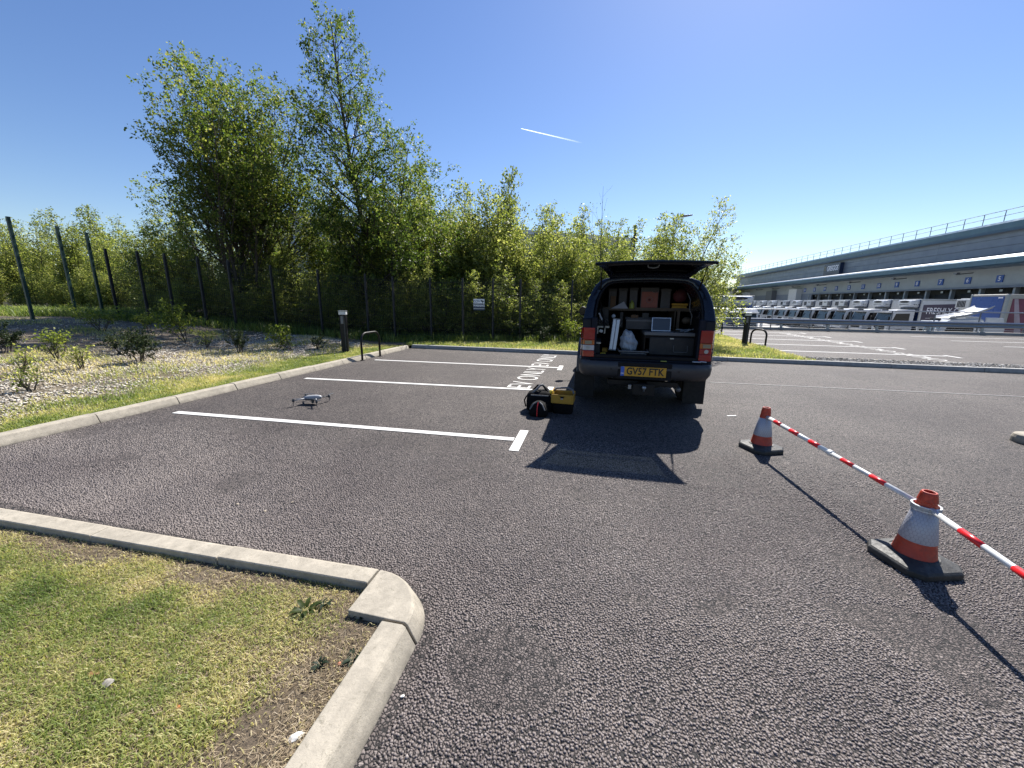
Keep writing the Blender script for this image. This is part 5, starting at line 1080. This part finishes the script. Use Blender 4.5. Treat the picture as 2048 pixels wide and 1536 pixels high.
for sx_, sy_ in ((-1, -1), (-1, 1), (1, -1), (1, 1)):
    ex_, ey_ = sx_*(.20 if sx_ > 0 else .235), sy_*(.20); ez = .085
    a_ = empty('arm', (0, 0, 0), parent=t); MB().tube([(sx_*.10, sy_*.05, .10), (ex_, ey_, ez)], [.012, .009], 8).build('boom', M['drone_grey'] if sy_ < 0 else M['drone_dark'], a_, smooth=True)
    MB().lathe([(.018, -.02), (.020, .0), (.020, .02), (.014, .028)], (ex_, ey_, ez), 14).build('motor', M['drone_dark'], a_, smooth=True)
    MB().tube([(ex_, ey_, ez-.02), (ex_*1.02, ey_*1.02, -.01)], [.008, .005], 6).build('landing_leg', M['drone_dark'], a_)
    for s_ in (-1, 1):
        aa = {(-1, -1): .5, (-1, 1): .2, (1, -1): -.5, (1, 1): 1.4}[(sx_, sy_)]; dx, dy = math.cos(aa)*s_, math.sin(aa)*s_; z = ez+.032
        b_ = MB(); P0 = Vector((ex_, ey_, z)); D_ = Vector((dx, dy, 0)); Nn = Vector((-dy, dx, 0)); L = .13
        pts_ = [(0, .008), (.25, .014), (.6, .012), (1, .004)]; rw_ = [[tuple(P0+D_*L*f+Nn*wv_+Vector((0, 0, .004))), tuple(P0+D_*L*f-Nn*wv_)] for f, wv_ in pts_]
        b_.grid(rw_).build('propeller_blade', M['drone_dark'], a_, solid=.0015)

# ------------------------------------------------------------------ cones and retractable bars
def hexsleeve():
    mt, n, b = new_mat('reflective_sleeve'); tc = objc(n)
    # cylindrical coordinates so the honeycomb wraps round the cone
    sp = N(n, 'ShaderNodeSeparateXYZ'); n.links.new(tc, sp.inputs[0]); at2 = N(n, 'ShaderNodeMath', operation='ARCTAN2'); n.links.new(sp.outputs[1], at2.inputs[0]); n.links.new(sp.outputs[0], at2.inputs[1])
    cb = N(n, 'ShaderNodeCombineXYZ'); m1 = N(n, 'ShaderNodeMath', operation='MULTIPLY'); n.links.new(at2.outputs[0], m1.inputs[0]); m1.inputs[1].default_value = .085
    n.links.new(m1.outputs[0], cb.inputs[0]); n.links.new(sp.outputs[2], cb.inputs[1])
    S = .022
    def vm(op, a, b_=None):
        x = N(n, 'ShaderNodeVectorMath', operation=op)
        for i_, q in ((0, a), (1, b_)):
            if q is None: continue
            if hasattr(q, 'is_linked'): n.links.new(q, x.inputs[i_])
            else: x.inputs[i_].default_value = q
        return x.outputs['Value'] if op == 'LENGTH' else x.outputs[0]
    def mm(op, a, b_=None):
        x = N(n, 'ShaderNodeMath', operation=op)
        for i_, q in ((0, a), (1, b_)):
            if q is None: continue
            if hasattr(q, 'is_linked'): n.links.new(q, x.inputs[i_])
            else: x.inputs[i_].default_value = q
        return x.outputs[0]
    r = (S, S*1.732, 1); hf = (S/2, S*.866, .5); base_ = vm('ADD', cb.outputs[0], (S*50, S*1.732*50, .5))
    A_ = vm('SUBTRACT', vm('MODULO', base_, r), hf); B2 = vm('SUBTRACT', vm('MODULO', vm('ADD', base_, hf), r), hf)
    fl = (1, 1, 0); A_ = vm('MULTIPLY', A_, fl); B2 = vm('MULTIPLY', B2, fl); la, lb = vm('LENGTH', A_), vm('LENGTH', B2)
    ax = N(n, 'ShaderNodeSeparateXYZ'); n.links.new(vm('ABSOLUTE', A_), ax.inputs[0]); bx = N(n, 'ShaderNodeSeparateXYZ'); n.links.new(vm('ABSOLUTE', B2), bx.inputs[0])
    near = mm('LESS_THAN', la, lb); xs_ = mm('ADD', mm('MULTIPLY', near, ax.outputs[0]), mm('MULTIPLY', mm('SUBTRACT', 1.0, near), bx.outputs[0]))
    e1 = mm('ABSOLUTE', mm('SUBTRACT', la, lb)); e2 = mm('SUBTRACT', S/2, xs_); ed = mm('MULTIPLY', mm('MINIMUM', mm('MULTIPLY', e1, .8), e2), 100.0)
    class _v: outputs = {'Distance': ed}
    v = _v
    e = ramp(n, ed, [(.05, (.20, .205, .25)), (.16, (.36, .37, .42))]); n.links.new(e, b.inputs['Base Color'])
    b.inputs['Roughness'].default_value = .42; b.inputs['Metallic'].default_value = .25; bump(n, b, v.outputs['Distance'], .3, .002); return mt
M['sleeve'] = hexsleeve()
def cone(loc, rz, label, s_=1.0):
    t = thing('traffic_cone', label, 'traffic cone', loc, rz, 'traffic cones holding the striped bars')
    a, c = .172*s_, .062*s_; oc = [(-a, -a+c), (-a+c, -a), (a-c, -a), (a, -a+c), (a, a-c), (a-c, a), (-a+c, a), (-a, a-c)]
    lv = [(1.0, .0), (1.0, .034), (.93, .046), (.55, .066)]; n = 8; vs = [(x*k, y*k, z*s_) for k, z in lv for x, y in oc]
    fs = [tuple(range(7, -1, -1)), tuple(24+i for i in range(8))]+[(i*8+j, i*8+(j+1) % 8, (i+1)*8+(j+1) % 8, (i+1)*8+j) for i in range(3) for j in range(8)]
    MB().add(vs, fs).build('base', M['base_black'], t, bevel=.005)
    H = .455*s_; r0, r1 = .098*s_, .033*s_; z0 = .055*s_
    def rad(f): return r0+(r1-r0)*f
    def zz(f): return z0+(H-z0)*f
    MB().lathe([(rad(0)+.012, zz(-.02)), (rad(0), zz(.03)), (rad(.26), zz(.26))], n=32, cap=False).build('lower_skirt', M['cone_red'], t, smooth=True)
    MB().lathe([(rad(.255)+.003, zz(.255)), (rad(.26)+.004, zz(.262)), (rad(.72)+.004, zz(.72)), (rad(.725)+.001, zz(.725))], n=32, cap=False).build('reflective_sleeve', M['sleeve'], t, smooth=True)
    MB().lathe([(rad(.70), zz(.70)), (rad(.85), zz(.85)), (rad(.86)+.003, zz(.865)), (rad(.97)+.003, zz(.97)), (rad(1), zz(1)), (rad(1)-.008, zz(1)), (rad(1)-.010, zz(.93))], n=32, cap=False).build('cone_top', M['cone_red'], t, smooth=False, bevel=.001)
    MB().lathe([(rad(.95)-.006, zz(.93)), (.001, zz(.93))], n=24, cap=False).build('inner_plug', M['ink'], t)
    MB().lathe([(rad(0)+.03, z0*.95), (rad(0)+.012, z0+.012)], n=32, cap=False).build('foot_ring', M['base_black'], t)
    return t
c1 = cone((1.715, 4.33, .002), .42, 'far traffic cone on a dark rubber base, at the end of the striped bar')
c2 = cone((1.895, 2.52, .002), .30, 'near traffic cone with honeycomb reflective sleeve, where the two striped bars meet')
def bar(p0, p1, bands, label, r=.0155):
    p0, p1 = Vector(p0), Vector(p1); L = (p1-p0).length; t = thing('barrier_bar', label, 'barrier bar', p0, 0, 'red and white bars between the cones')
    t.rotation_euler = (p1-p0).to_track_quat('X', 'Z').to_euler(); last = 0.0
    MB().tube([(0, 0, 0), (L*.55, 0, 0)], r*1.0, 14).build('thin_tube', M['pole_white'], t, smooth=True); MB().tube([(L*.45, 0, 0), (L, 0, 0)], r*1.22, 14).build('thick_tube', M['pole_white'], t, smooth=True)
    for a, b_ in bands:
        k = 1.0 if (a+b_)/2 < .45 else 1.22
        MB().tube([(a*L, 0, 0), (b_*L, 0, 0)], r*k+.0007, 14).build('red_band', M['pole_red'], t, smooth=True)
    MB().tube([(L*.44, 0, 0), (L*.46, 0, 0)], r*1.5, 14).build('lock_sleeve', M['pole_white'], t)
    for x, rr_ in ((0, .052),):
        q = MB(); q.lathe([(.056, -.011), (.064, -.011), (.064, .011), (.056, .011)], (0, 0, 0), 28, cap=False)
        o = q.build('collar_ring', M['pole_white'], t, solid=.004); o.rotation_euler = t.rotation_euler.to_matrix().inverted().to_euler()
    return t
HB = .372
bar((1.895, 2.52, HB-.012), (1.715, 4.33, HB-.01), [(.153, .225), (.309, .379), (.52, .592), (.674, .751), (.829, .898)], 'striped red and white bar running from the near cone to the far cone')
bar((1.895, 2.52, HB-.008), (1.80, .75, HB-.03), [(.139, .218), (.307, .39), (.52, .60), (.74, .82)], 'striped bar coming from the near cone out of the right of the picture')
# ------------------------------------------------------------------ guard rail along the edge of the upper level
gr = thing('guard_rail', 'galvanised crash barrier with a handrail above it along the edge of the upper car park', 'guard rail', (0, 26.1, .15))
wp = [(0, 0), (-.04, .03), (-.06, .07), (-.045, .115), (.0, .14), (0, .17), (-.045, .195), (-.06, .24), (-.04, .28), (0, .31)]
b_ = MB(); b_.grid([[(x, y-.12, .22+z) for y, z in wp] for x in (2.2, 70)]); b_.build('w_beam', M['galv'], gr, solid=.006)
for x in np.arange(3.2, 62, 2.4):
    b_ = MB(); b_.bb((x-.06, -.09, -.0), (x+.06, .02, .55)).bb((x-.12, -.12, -.005), (x+.12, .08, .02)); b_.build('post', M['galv'], gr, bevel=.008)
hr = thing('handrail', 'thin galvanised handrail on slim posts standing behind the crash barrier', 'handrail', (0, 26.22, .15))
MB().tube([(2.2, 0, 1.05), (70, 0, 1.05)], .032, 8).build('top_rail', M['galv'], hr)
for x in np.arange(3.9, 62, 2.0): MB().tube([(x, 0, 0), (x, 0, 1.05)], .030, 6).build('post', M['galv_dark'], hr)
MB().tube([(2.2, 0, .10), (70, 0, .10)], .018, 6).build('lower_rail', M['galv'], hr)

# ------------------------------------------------------------------ lorries (front faces -X, origin at the front centre on the ground)
M['lorry_white'] = simple('lorry_white_paint', (.46, .48, .50), .3, 0, .04, 2, coat=.3)
M['stripe_plum'] = simple('plum_print', (.15, .03, .06), .4, 0, .3, 2); M['stripe_pale'] = simple('pale_plum_print', (.34, .27, .30), .4, 0, .2, 2); M['teal'] = simple('teal_print', (.03, .14, .18), .4, 0, .2, 2)
def cab(t, kind=0, parent_mats=None):
    pr = [(0.02, .45), (0.0, .75), (.02, 1.45), (.30, 2.55), (.55, 2.78), (1.9, 2.86), (2.0, 2.80), (2.0, .55), (1.55, .55)]+[(1.0+.5*math.cos(R(a)), .52+.46*math.sin(R(a))) for a in (10, 40, 70, 110, 140, 170)]+[(.45, .42)]
    b_ = MB(); b_.prism([(x, z) for x, z in pr], 1, -1.13, 1.13); b_.build('cab', M['lorry_white'], t, bevel=.05, seg=2)
    ws = MB(); ws.add([(-.012, -1.02, 1.42), (-.012, 1.02, 1.42), (.265, .98, 2.50), (.265, -.98, 2.50), (.008, -1.02, 1.42), (.008, 1.02, 1.42), (.285, .98, 2.50), (.285, -.98, 2.50)], [(3, 2, 1, 0), (4, 5, 6, 7), (0, 1, 5, 4), (1, 2, 6, 5), (2, 3, 7, 6), (3, 0, 4, 7)])
    ws.build('windscreen', M['windscreen'], t)
    for s_ in (-1, 1):
        sw = MB(); sw.prism([(.22, 1.42), (.52, 2.44), (1.62, 2.48), (1.64, 1.52), (1.2, 1.40)], 1, s_*1.125, s_*1.142); sw.build('side_window', M['door_glass'], t)
        mr_ = MB(); mr_.bb((-.12, s_*1.28-.09, 1.55), (-.02, s_*1.28+.09, 2.15)); mr_.build('mirror', M['lorry_white'] if kind else M['trim'], t, bevel=.03)
        MB().bb((-.05, s_*.72, .60), (.015, s_*1.05, .80)).build('headlight', M['clear_lens'], t, bevel=.02)
    MB().bb((-.04, -1.1, .32), (.10, 1.1, .58)).build('bumper', M['box_grey'], t, bevel=.03)
    MB().bb((-.012, -.75, .85), (.02, .75, 1.30)).build('grille', M['trim'], t, bevel=.01)
    MB().bb((-.10, -1.05, 2.52), (.30, 1.05, 2.62)).build('sun_visor', M['lorry_white'], t, bevel=.03)
    MB().bb((-.02, -.05, 2.66), (.5, .05, 2.84)).build('roof_marker', M['box_dark'], t, bevel=.02)
def wheel(t, x, y, r=.48):
    wv = empty('wheel', (x, y, r), parent=t); MB().lathe([(r*.6, -.14), (r*.95, -.14), (r, -.10), (r, .10), (r*.95, .14), (r*.6, .14)], n=20, axis=1).build('tyre', M['rubber'], wv); MB().lathe([(r*.58, -.12), (r*.2, -.08), (r*.2, .08), (r*.58, .12)], n=16, axis=1).build('rim', M['galv'], wv)
def fridge(t, x, z, kind):
    f = empty('fridge_unit', (x, 0, z), parent=t)
    if kind == 0:
        rows = []
        for zz_, d_, w_ in ((0, .10, .85), (.08, .42, 1.0), (.30, .55, 1.06), (.62, .55, 1.06), (.74, .45, 1.02), (.78, .05, .95)): rows.append([(0, -w_, zz_), (-d_*.75, -w_, zz_), (-d_, -w_*.82, zz_), (-d_, w_*.82, zz_), (-d_*.75, w_, zz_), (0, w_, zz_)])
        MB().grid(rows).build('casing', M['lorry_white'], f, bevel=.03)
        MB().lathe([(.26, -.57), (.26, -.545)], (0, 0, .58), 24, axis=0, sx=2.45, sy=.42).build('intake', M['ink'], f)
        MB().bb((-.565, -.6, .30), (-.545, .6, .34)).build('vent_line', M['box_dark'], f); 
        for k in (-.1, .05, .25): MB().lathe([(.04, -1.075), (.04, -1.05)], (-.30+k, 0, .32), 10, axis=1).build('vent_dot', M['box_dark'], f)
    else:
        MB().bb((-.48, -1.0, .05), (0, 1.0, .74)).build('casing', M['lorry_white'], f, bevel=.03)
        for k in range(6): MB().bb((-.495, .1+k*.13, .12), (-.475, .17+k*.13, .62)).build('grille_slat', M['trim'], f)
        for k in range(4): MB().bb((-.40+k*.09, -1.012, .12), (-.35+k*.09, -.995, .62)).build('side_slat', M['box_dark'], f)
        MB().bb((-.49, -.85, .50), (-.475, -.25, .60)).build('badge', M['box_dark'], f)
def box_body(t, x0, L, H0=1.05, H1=3.84, front='lorry_navy', side='lorry_white'):
    MB().bb((x0, -1.25, H0), (x0+L, 1.25, H1)).build('box_body', M[side], t, bevel=.02)
    MB().bb((x0-.02, -1.17, H0+.1), (x0-.002, 1.17, H1-.1)).build('front_panel', M[front], t)
    for s_ in (-1, 1): MB().bb((x0-.03, s_*1.19, H0), (x0+.06, s_*1.262, H1)).build('corner_post', M['galv'], t, bevel=.01)
    MB().bb((x0+.062, -1.256, H1-.16), (x0+L, -1.252, H1-.02)).build('top_rail', M['galv'], t); MB().bb((x0+.062, -1.256, H0), (x0+L, -1.252, H0+.12)).build('bottom_rail', M['galv'], t)
    MB().bb((x0+.3, -.45, .62), (x0+L-.3, .45, H0)).build('chassis', M['trim'], t)
def lorry(kind, label, loc, rz=0.0):
    t = thing('refrigerated_lorry', label, 'lorry', loc, rz, 'white lorries parked in a row below the warehouse')
    cab(t); box_body(t, 2.25, 7.4); fridge(t, 2.23, 3.0, kind)
    for s_ in (-1, 1): wheel(t, 1.0, s_*1.0); wheel(t, 7.6, s_*1.0)
    return t
YZ = -1.7; XF = 27.0; proto = [None, None]
names = ['nearest', 'second', 'third', 'fourth', 'fifth', 'sixth', 'seventh', 'eighth', 'ninth', 'tenth', 'eleventh']
kinds = [0, 0, 0, 1, 1, 1, 0, 1, 0, 0, 0]
for i, yf in enumerate((46.0, 49.75, 53.4, 57.0, 60.7, 64.6, 68.6, 72.9, 77.5, 82.0, 87.0)):
    k = kinds[i]
    lb_ = '%s white lorry from the right in the parked row, with %s fridge unit' % (names[i], ('rounded', 'boxy')[k])
    if proto[k] is None: proto[k] = o = lorry(k, lb_, (XF, yf, YZ))
    else: o = copy_tree(proto[k]); o['label'] = lb_; o.location = (XF+rr.uniform(-.15, .15), yf, YZ)
# printed side of the nearest lorry of the row
L0 = proto[0]
MB().bb((2.45, -1.262, 1.3), (9.5, -1.2565, 3.30)).build('side_print', M['lorry_print'], L0)
MB().add([(2.45, -1.2635, 3.30), (9.5, -1.2635, 3.30), (9.5, -1.2635, 3.62), (6.5, -1.2635, 3.48)], [(0, 1, 2, 3)]).build('print_edge', M['lorry_print'], L0); MB().bb((5.6, -1.2655, 2.9), (9.5, -1.2625, 3.30)).build('teal_flash', M['teal'], L0)
vtext('FRESHLY COOKED', .82, M['ink_white'], L0, 2.75, -1.266, 2.72, .62, name='lettering', align='LEFT', bold=.006)
vtext('TO', .34, M['ink_white'], L0, 5.1, -1.266, 2.08, .8); vtext('JUST', .86, M['ink_white'], L0, 2.9, -1.266, 1.52, .62, align='LEFT', bold=.006)
MB().bb((2.8, -1.268, 2.06), (4.6, -1.264, 2.09)).bb((5.6, -1.268, 2.06), (7.4, -1.264, 2.09)).build('rule_line', M['ink_white'], L0)
# big fridge trailer parked nose towards us at the left
t = thing('refrigerated_trailer_lorry', 'large nose-on lorry beside the pickup, beige side and rounded white fridge unit', 'lorry', (10.15, 32.0, YZ), R(90))
cab(t, 1); box_body(t, 2.0, 12.5, front='lorry_blue', side='cream'); fridge(t, 1.98, 3.02, 0)
for s_ in (-1, 1): wheel(t, 1.0, s_*1.0); wheel(t, 11.5, s_*1.0); wheel(t, 12.8, s_*1.0)
MB().lathe([(.9, 1.262), (.9, 1.258)], (4.2, 0, 2.5), 28, axis=1, cap=True).build('round_logo', M['yellow_fabric'], t); MB().lathe([(.78, 1.266), (.78, 1.2625)], (4.2, 0, 2.5), 28, axis=1).build('logo_centre', M['cream'], t)
# tractor unit with raised roof fairing and blue trailer at the right
t = thing('tractor_unit', 'white tractor unit with tilted-up roof fairing in front of the blue trailer', 'lorry', (21.0, 31.1, YZ), R(-15)); cab(t, 1); t.scale = (1, 1, .86)
b_ = MB(); rows = []
for i in range(7):
    f = i/6; x = .55+f*1.75; z = 2.90+.80*f-.16*math.sin(f*3.1); rows.append([(x, -1.08, z+.10), (x, -.85, z-.06), (x, 0, z-.10), (x, .85, z-.06), (x, 1.08, z+.10)])
b_.grid(rows).build('roof_fairing', M['lorry_white'], t, solid=.04)
for s_ in (-1, 1): MB().prism([(2.02, .9), (2.02, 3.0), (2.75, 2.95), (2.9, 2.2), (2.85, .9)], 1, s_*1.10, s_*1.22).build('side_fairing', M['lorry_white'], t, bevel=.03)
MB().bb((2.0, -.45, .6), (5.2, .45, .95)).build('chassis', M['trim'], t)
for s_ in (-1, 1): wheel(t, 1.0, s_*1.0); wheel(t, 4.3, s_*1.0)
t = thing('blue_trailer', 'trailer with a bright blue front and a plum striped side at the right edge', 'trailer', (25.0, 32.7, YZ), 0.0)
MB().bb((0, -1.27, 1.1), (13, 1.27, 4.0)).build('box_body', M['cream'], t, bevel=.05)
MB().bb((-.02, -1.1, 1.2), (-.002, 1.16, 3.86)).build('front_panel', M['lorry_blue'], t, bevel=.004)
for s_ in (-1, 1): MB().bb((-.03, s_*1.17, 1.1), (.12, s_*1.29, 4.0)).build('corner_post', M['galv'], t, bevel=.02)
MB().bb((.28, -1.285, 1.5), (12.6, -1.275, 3.72)).build('side_print', M['stripe_plum'], t)
for k in range(12): MB().add([(.35+k*.95, -1.289, 3.70), (.55+k*.95, -1.289, 3.70), (1.15+k*.95, -1.289, 1.52), (.8+k*.95, -1.289, 1.52)], [(0, 1, 2, 3)]).build('print_stripe', M['stripe_pale'], t)
MB().bb((-.024, -1.0, 3.74), (-.021, -.7, 3.82)).build('badge', M['ink_white'], t)
MB().bb((.5, -.5, .7), (12.5, .5, 1.1)).build('chassis', M['trim'], t)
for s_ in (-1, 1):
    for x in (9.2, 10.5, 11.8): wheel(t, x, s_*1.0)
    MB().bb((3.0, s_*.9, 0), (3.15, s_*.9+.12, 1.1)).build('landing_leg', M['galv_dark'], t)
t = thing('boxy_fridge_trailer', 'white trailer with a boxy slatted fridge unit, between the tractor unit and the printed lorry', 'trailer', (28.2, 38.6, YZ), 0.0)
box_body(t, .5, 9, front='lorry_white'); fridge(t, .48, 3.02, 1)
for s_ in (-1, 1): wheel(t, 7.5, s_*1.0); wheel(t, 1.8, s_*1.0)

# ------------------------------------------------------------------ warehouse (long side in plane x=39.5, facing us)
wh = thing('warehouse', 'long blue-grey clad distribution warehouse with a row of numbered loading docks', 'warehouse', (39.5, 0, YZ))
Y0, Y1, ZW = 28.0, 137.0, -YZ
def wz(z): return z+ZW       # building coordinates from world z
# upper wall as cladding bands proud of a core
MB().bb((.32, Y0, wz(5.2)), (40, Y1-2, wz(9.25))).build('upper_core', M['clad2'], wh)
zb = [6.25, 7.0, 7.75, 8.5, 9.2]
zb = [6.02, 6.82, 7.62, 8.42, 9.12]
for i in range(4):
    for j in range(10):
        ya = Y0+j*(Y1-2-Y0)/10; yb = Y0+(j+1)*(Y1-2-Y0)/10
        MB().bb((.24, ya+.01, wz(zb[i])+.02), (.318, yb-.01, wz(zb[i+1])-.02)).build('cladding_panel', M['clad'] if i > 0 else M['clad2'], wh)
MB().prism([(.36, wz(9.15)), (-.35, wz(8.95)), (-.55, wz(9.2)), (-.60, wz(9.75)), (-.42, wz(9.98)), (.6, wz(10.05)), (.6, wz(9.15))], 1, Y0, Y1).build('eaves_gutter', M['gutter'], wh)
MB().bb((.3, Y0, wz(10.05)), (39, Y1-2, wz(10.12))).build('roof', M['galv'], wh)
# canopy roof of the dock level and its fascia
MB().prism([(-2.6, wz(5.45)), (-2.8, wz(5.55)), (-2.85, wz(6.05)), (-2.65, wz(6.22)), (.30, wz(6.35)), (.30, wz(5.45))], 1, Y0, Y1+11).build('canopy_fascia', M['gutter'], wh)
MB().prism([(-2.68, wz(6.225)), (-2.45, wz(6.35)), (.30, wz(6.45)), (.30, wz(6.36))], 1, Y0, Y1+11).build('canopy_roof', M['clad'], wh)
MB().bb((.0, Y0, wz(3.62)), (.30, Y1+9, wz(5.45))).build('dock_wall', M['clad_light'], wh)
MB().prism([(.0, wz(3.62)), (-.5, wz(3.60)), (-.5, wz(3.40)), (0, wz(3.40))], 1, Y0, 88).build('dock_header', M['clad2'], wh)
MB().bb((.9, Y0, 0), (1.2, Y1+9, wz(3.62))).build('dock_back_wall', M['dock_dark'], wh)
MB().bb((.0, 88, 0), (.30, Y1+9, wz(3.62))).build('plain_wall', M['clad'], wh)
MB().bb((.0, Y0, 0), (.9, 88, wz(-.5))).build('dock_plinth', M['kerb_grey'], wh)
pitch = 3.62
for i in range(-3, 12):
    yc = 50.95+i*pitch; num = 5+i
    MB().bb((-.08, yc+pitch/2-.12, 0), (.3, yc+pitch/2+.12, wz(3.40))).build('dock_pillar', M['clad_light'], wh)
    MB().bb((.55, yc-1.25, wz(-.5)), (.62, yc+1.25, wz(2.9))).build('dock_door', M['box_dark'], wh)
    MB().bb((.3, yc-.18, wz(3.02)), (.5, yc+.18, wz(3.3))).build('dock_lamp', M['galv'], wh, bevel=.03)
    sg_ = empty('dock_number', (-.03, yc, wz(4.32)), parent=wh); MB().bb((-.04, -.36, -.36), (.02, .36, .36)).build('board', M['sign_blue'], sg_)
    M4 = Matrix.Translation((-.048, 0, 0)) @ Matrix.Rotation(-math.pi/2, 4, 'Z') @ MX
    if num > 0: text_mesh('digit', str(num), .62, M['ink_white'], sg_, sx=1, M4=M4, bold=.01)
for i in range(8):
    yc = 44+i*9.6; MB().box((-1.2, yc, wz(5.0)), (1.5, .10, .10), rot=(0, -.12, 0)).box((-1.9, yc, wz(5.02)), (.30, .45, .16)).build('flood_lamp', M['galv_dark'], wh)
for j, yc in enumerate((92, 104, 121)): MB().bb((-1.0, yc, 0), (-.01, yc+3.4, wz(4.6))).build('tall_roller_door', (M['white'], M['galv_dark'], M['white'])[j], wh)
# roof edge handrail
hr2 = empty('roof_handrail', (0.2, 0, wz(10.1)), parent=wh)
for y in np.arange(Y0+1, Y1-1, 2.35): MB().tube([(0, y, 0), (0, y, 1.1)], .035, 5).build('rail_post', M['galv_dark'], hr2)
MB().tube([(0, Y0, 1.1), (0, Y1-1, 1.1)], .035, 5).build('rail', M['galv_dark'], hr2); MB().tube([(0, Y0, .58), (0, Y1-1, .58)], .03, 5).build('rail', M['galv_dark'], hr2)
for k in range(3): MB().tube([(0.3, Y1-4+k, 0), (0.3, Y1-4+k, 2.2)], .05, 5).build('roof_stub', M['galv_dark'], hr2)
# shop sign on the wall
yl, yr_ = at(1648, 540, 1).x, at(1681, 530, 1).x
ya, yb = 39.2/yr_, 39.2/yl; ym = (ya+yb)/2; sgn = thing('wall_sign', 'dark blue GREGGS sign box on the upper wall of the warehouse', 'sign', (39.5, ym, 7.65), 0.0)
wdt = (yb-ya)/2
MB().bb((-.35, -wdt, -.98), (.24, wdt, .98)).build('sign_box', M['sign_navy'], sgn, bevel=.03)
M4 = Matrix.Translation((-.36, -wdt*.14, .15)) @ Matrix.Rotation(-math.pi/2, 4, 'Z') @ MX; text_mesh('lettering', 'GREGGS', 1.2, M['ink_white'], sgn, sx=(wdt*1.35)/(1.2*3.65)*1.0, M4=M4, bold=.03, extrude=.01)
for k in range(4): MB().bb((-.37, wdt*.74+(k % 2)*.36-.1, -.12+(k//2)*.42), (-.352, wdt*.74+(k % 2)*.36+.18, .18+(k//2)*.42)).build('logo_square', M['orange'], sgn)
MB().bb((-.37, -wdt*.2, -.72), (-.352, wdt*.52, -.60)).build('strapline', M['strap_grey'], sgn)
# small office with a shallow roof at the left end behind the big lorry
t = thing('low_shed', 'small pale shed with a shallow roof behind the nose-on lorry', 'shed', (17.0, 95, YZ)); MB().bb((-4, 0, 0), (8, 12, 3.6)).build('wall', M['cream'], t); MB().prism([(-4.3, 3.6), (8.3, 3.6), (2, 4.4)], 1, -.3, 12.3).build('roof', M['galv'], t)
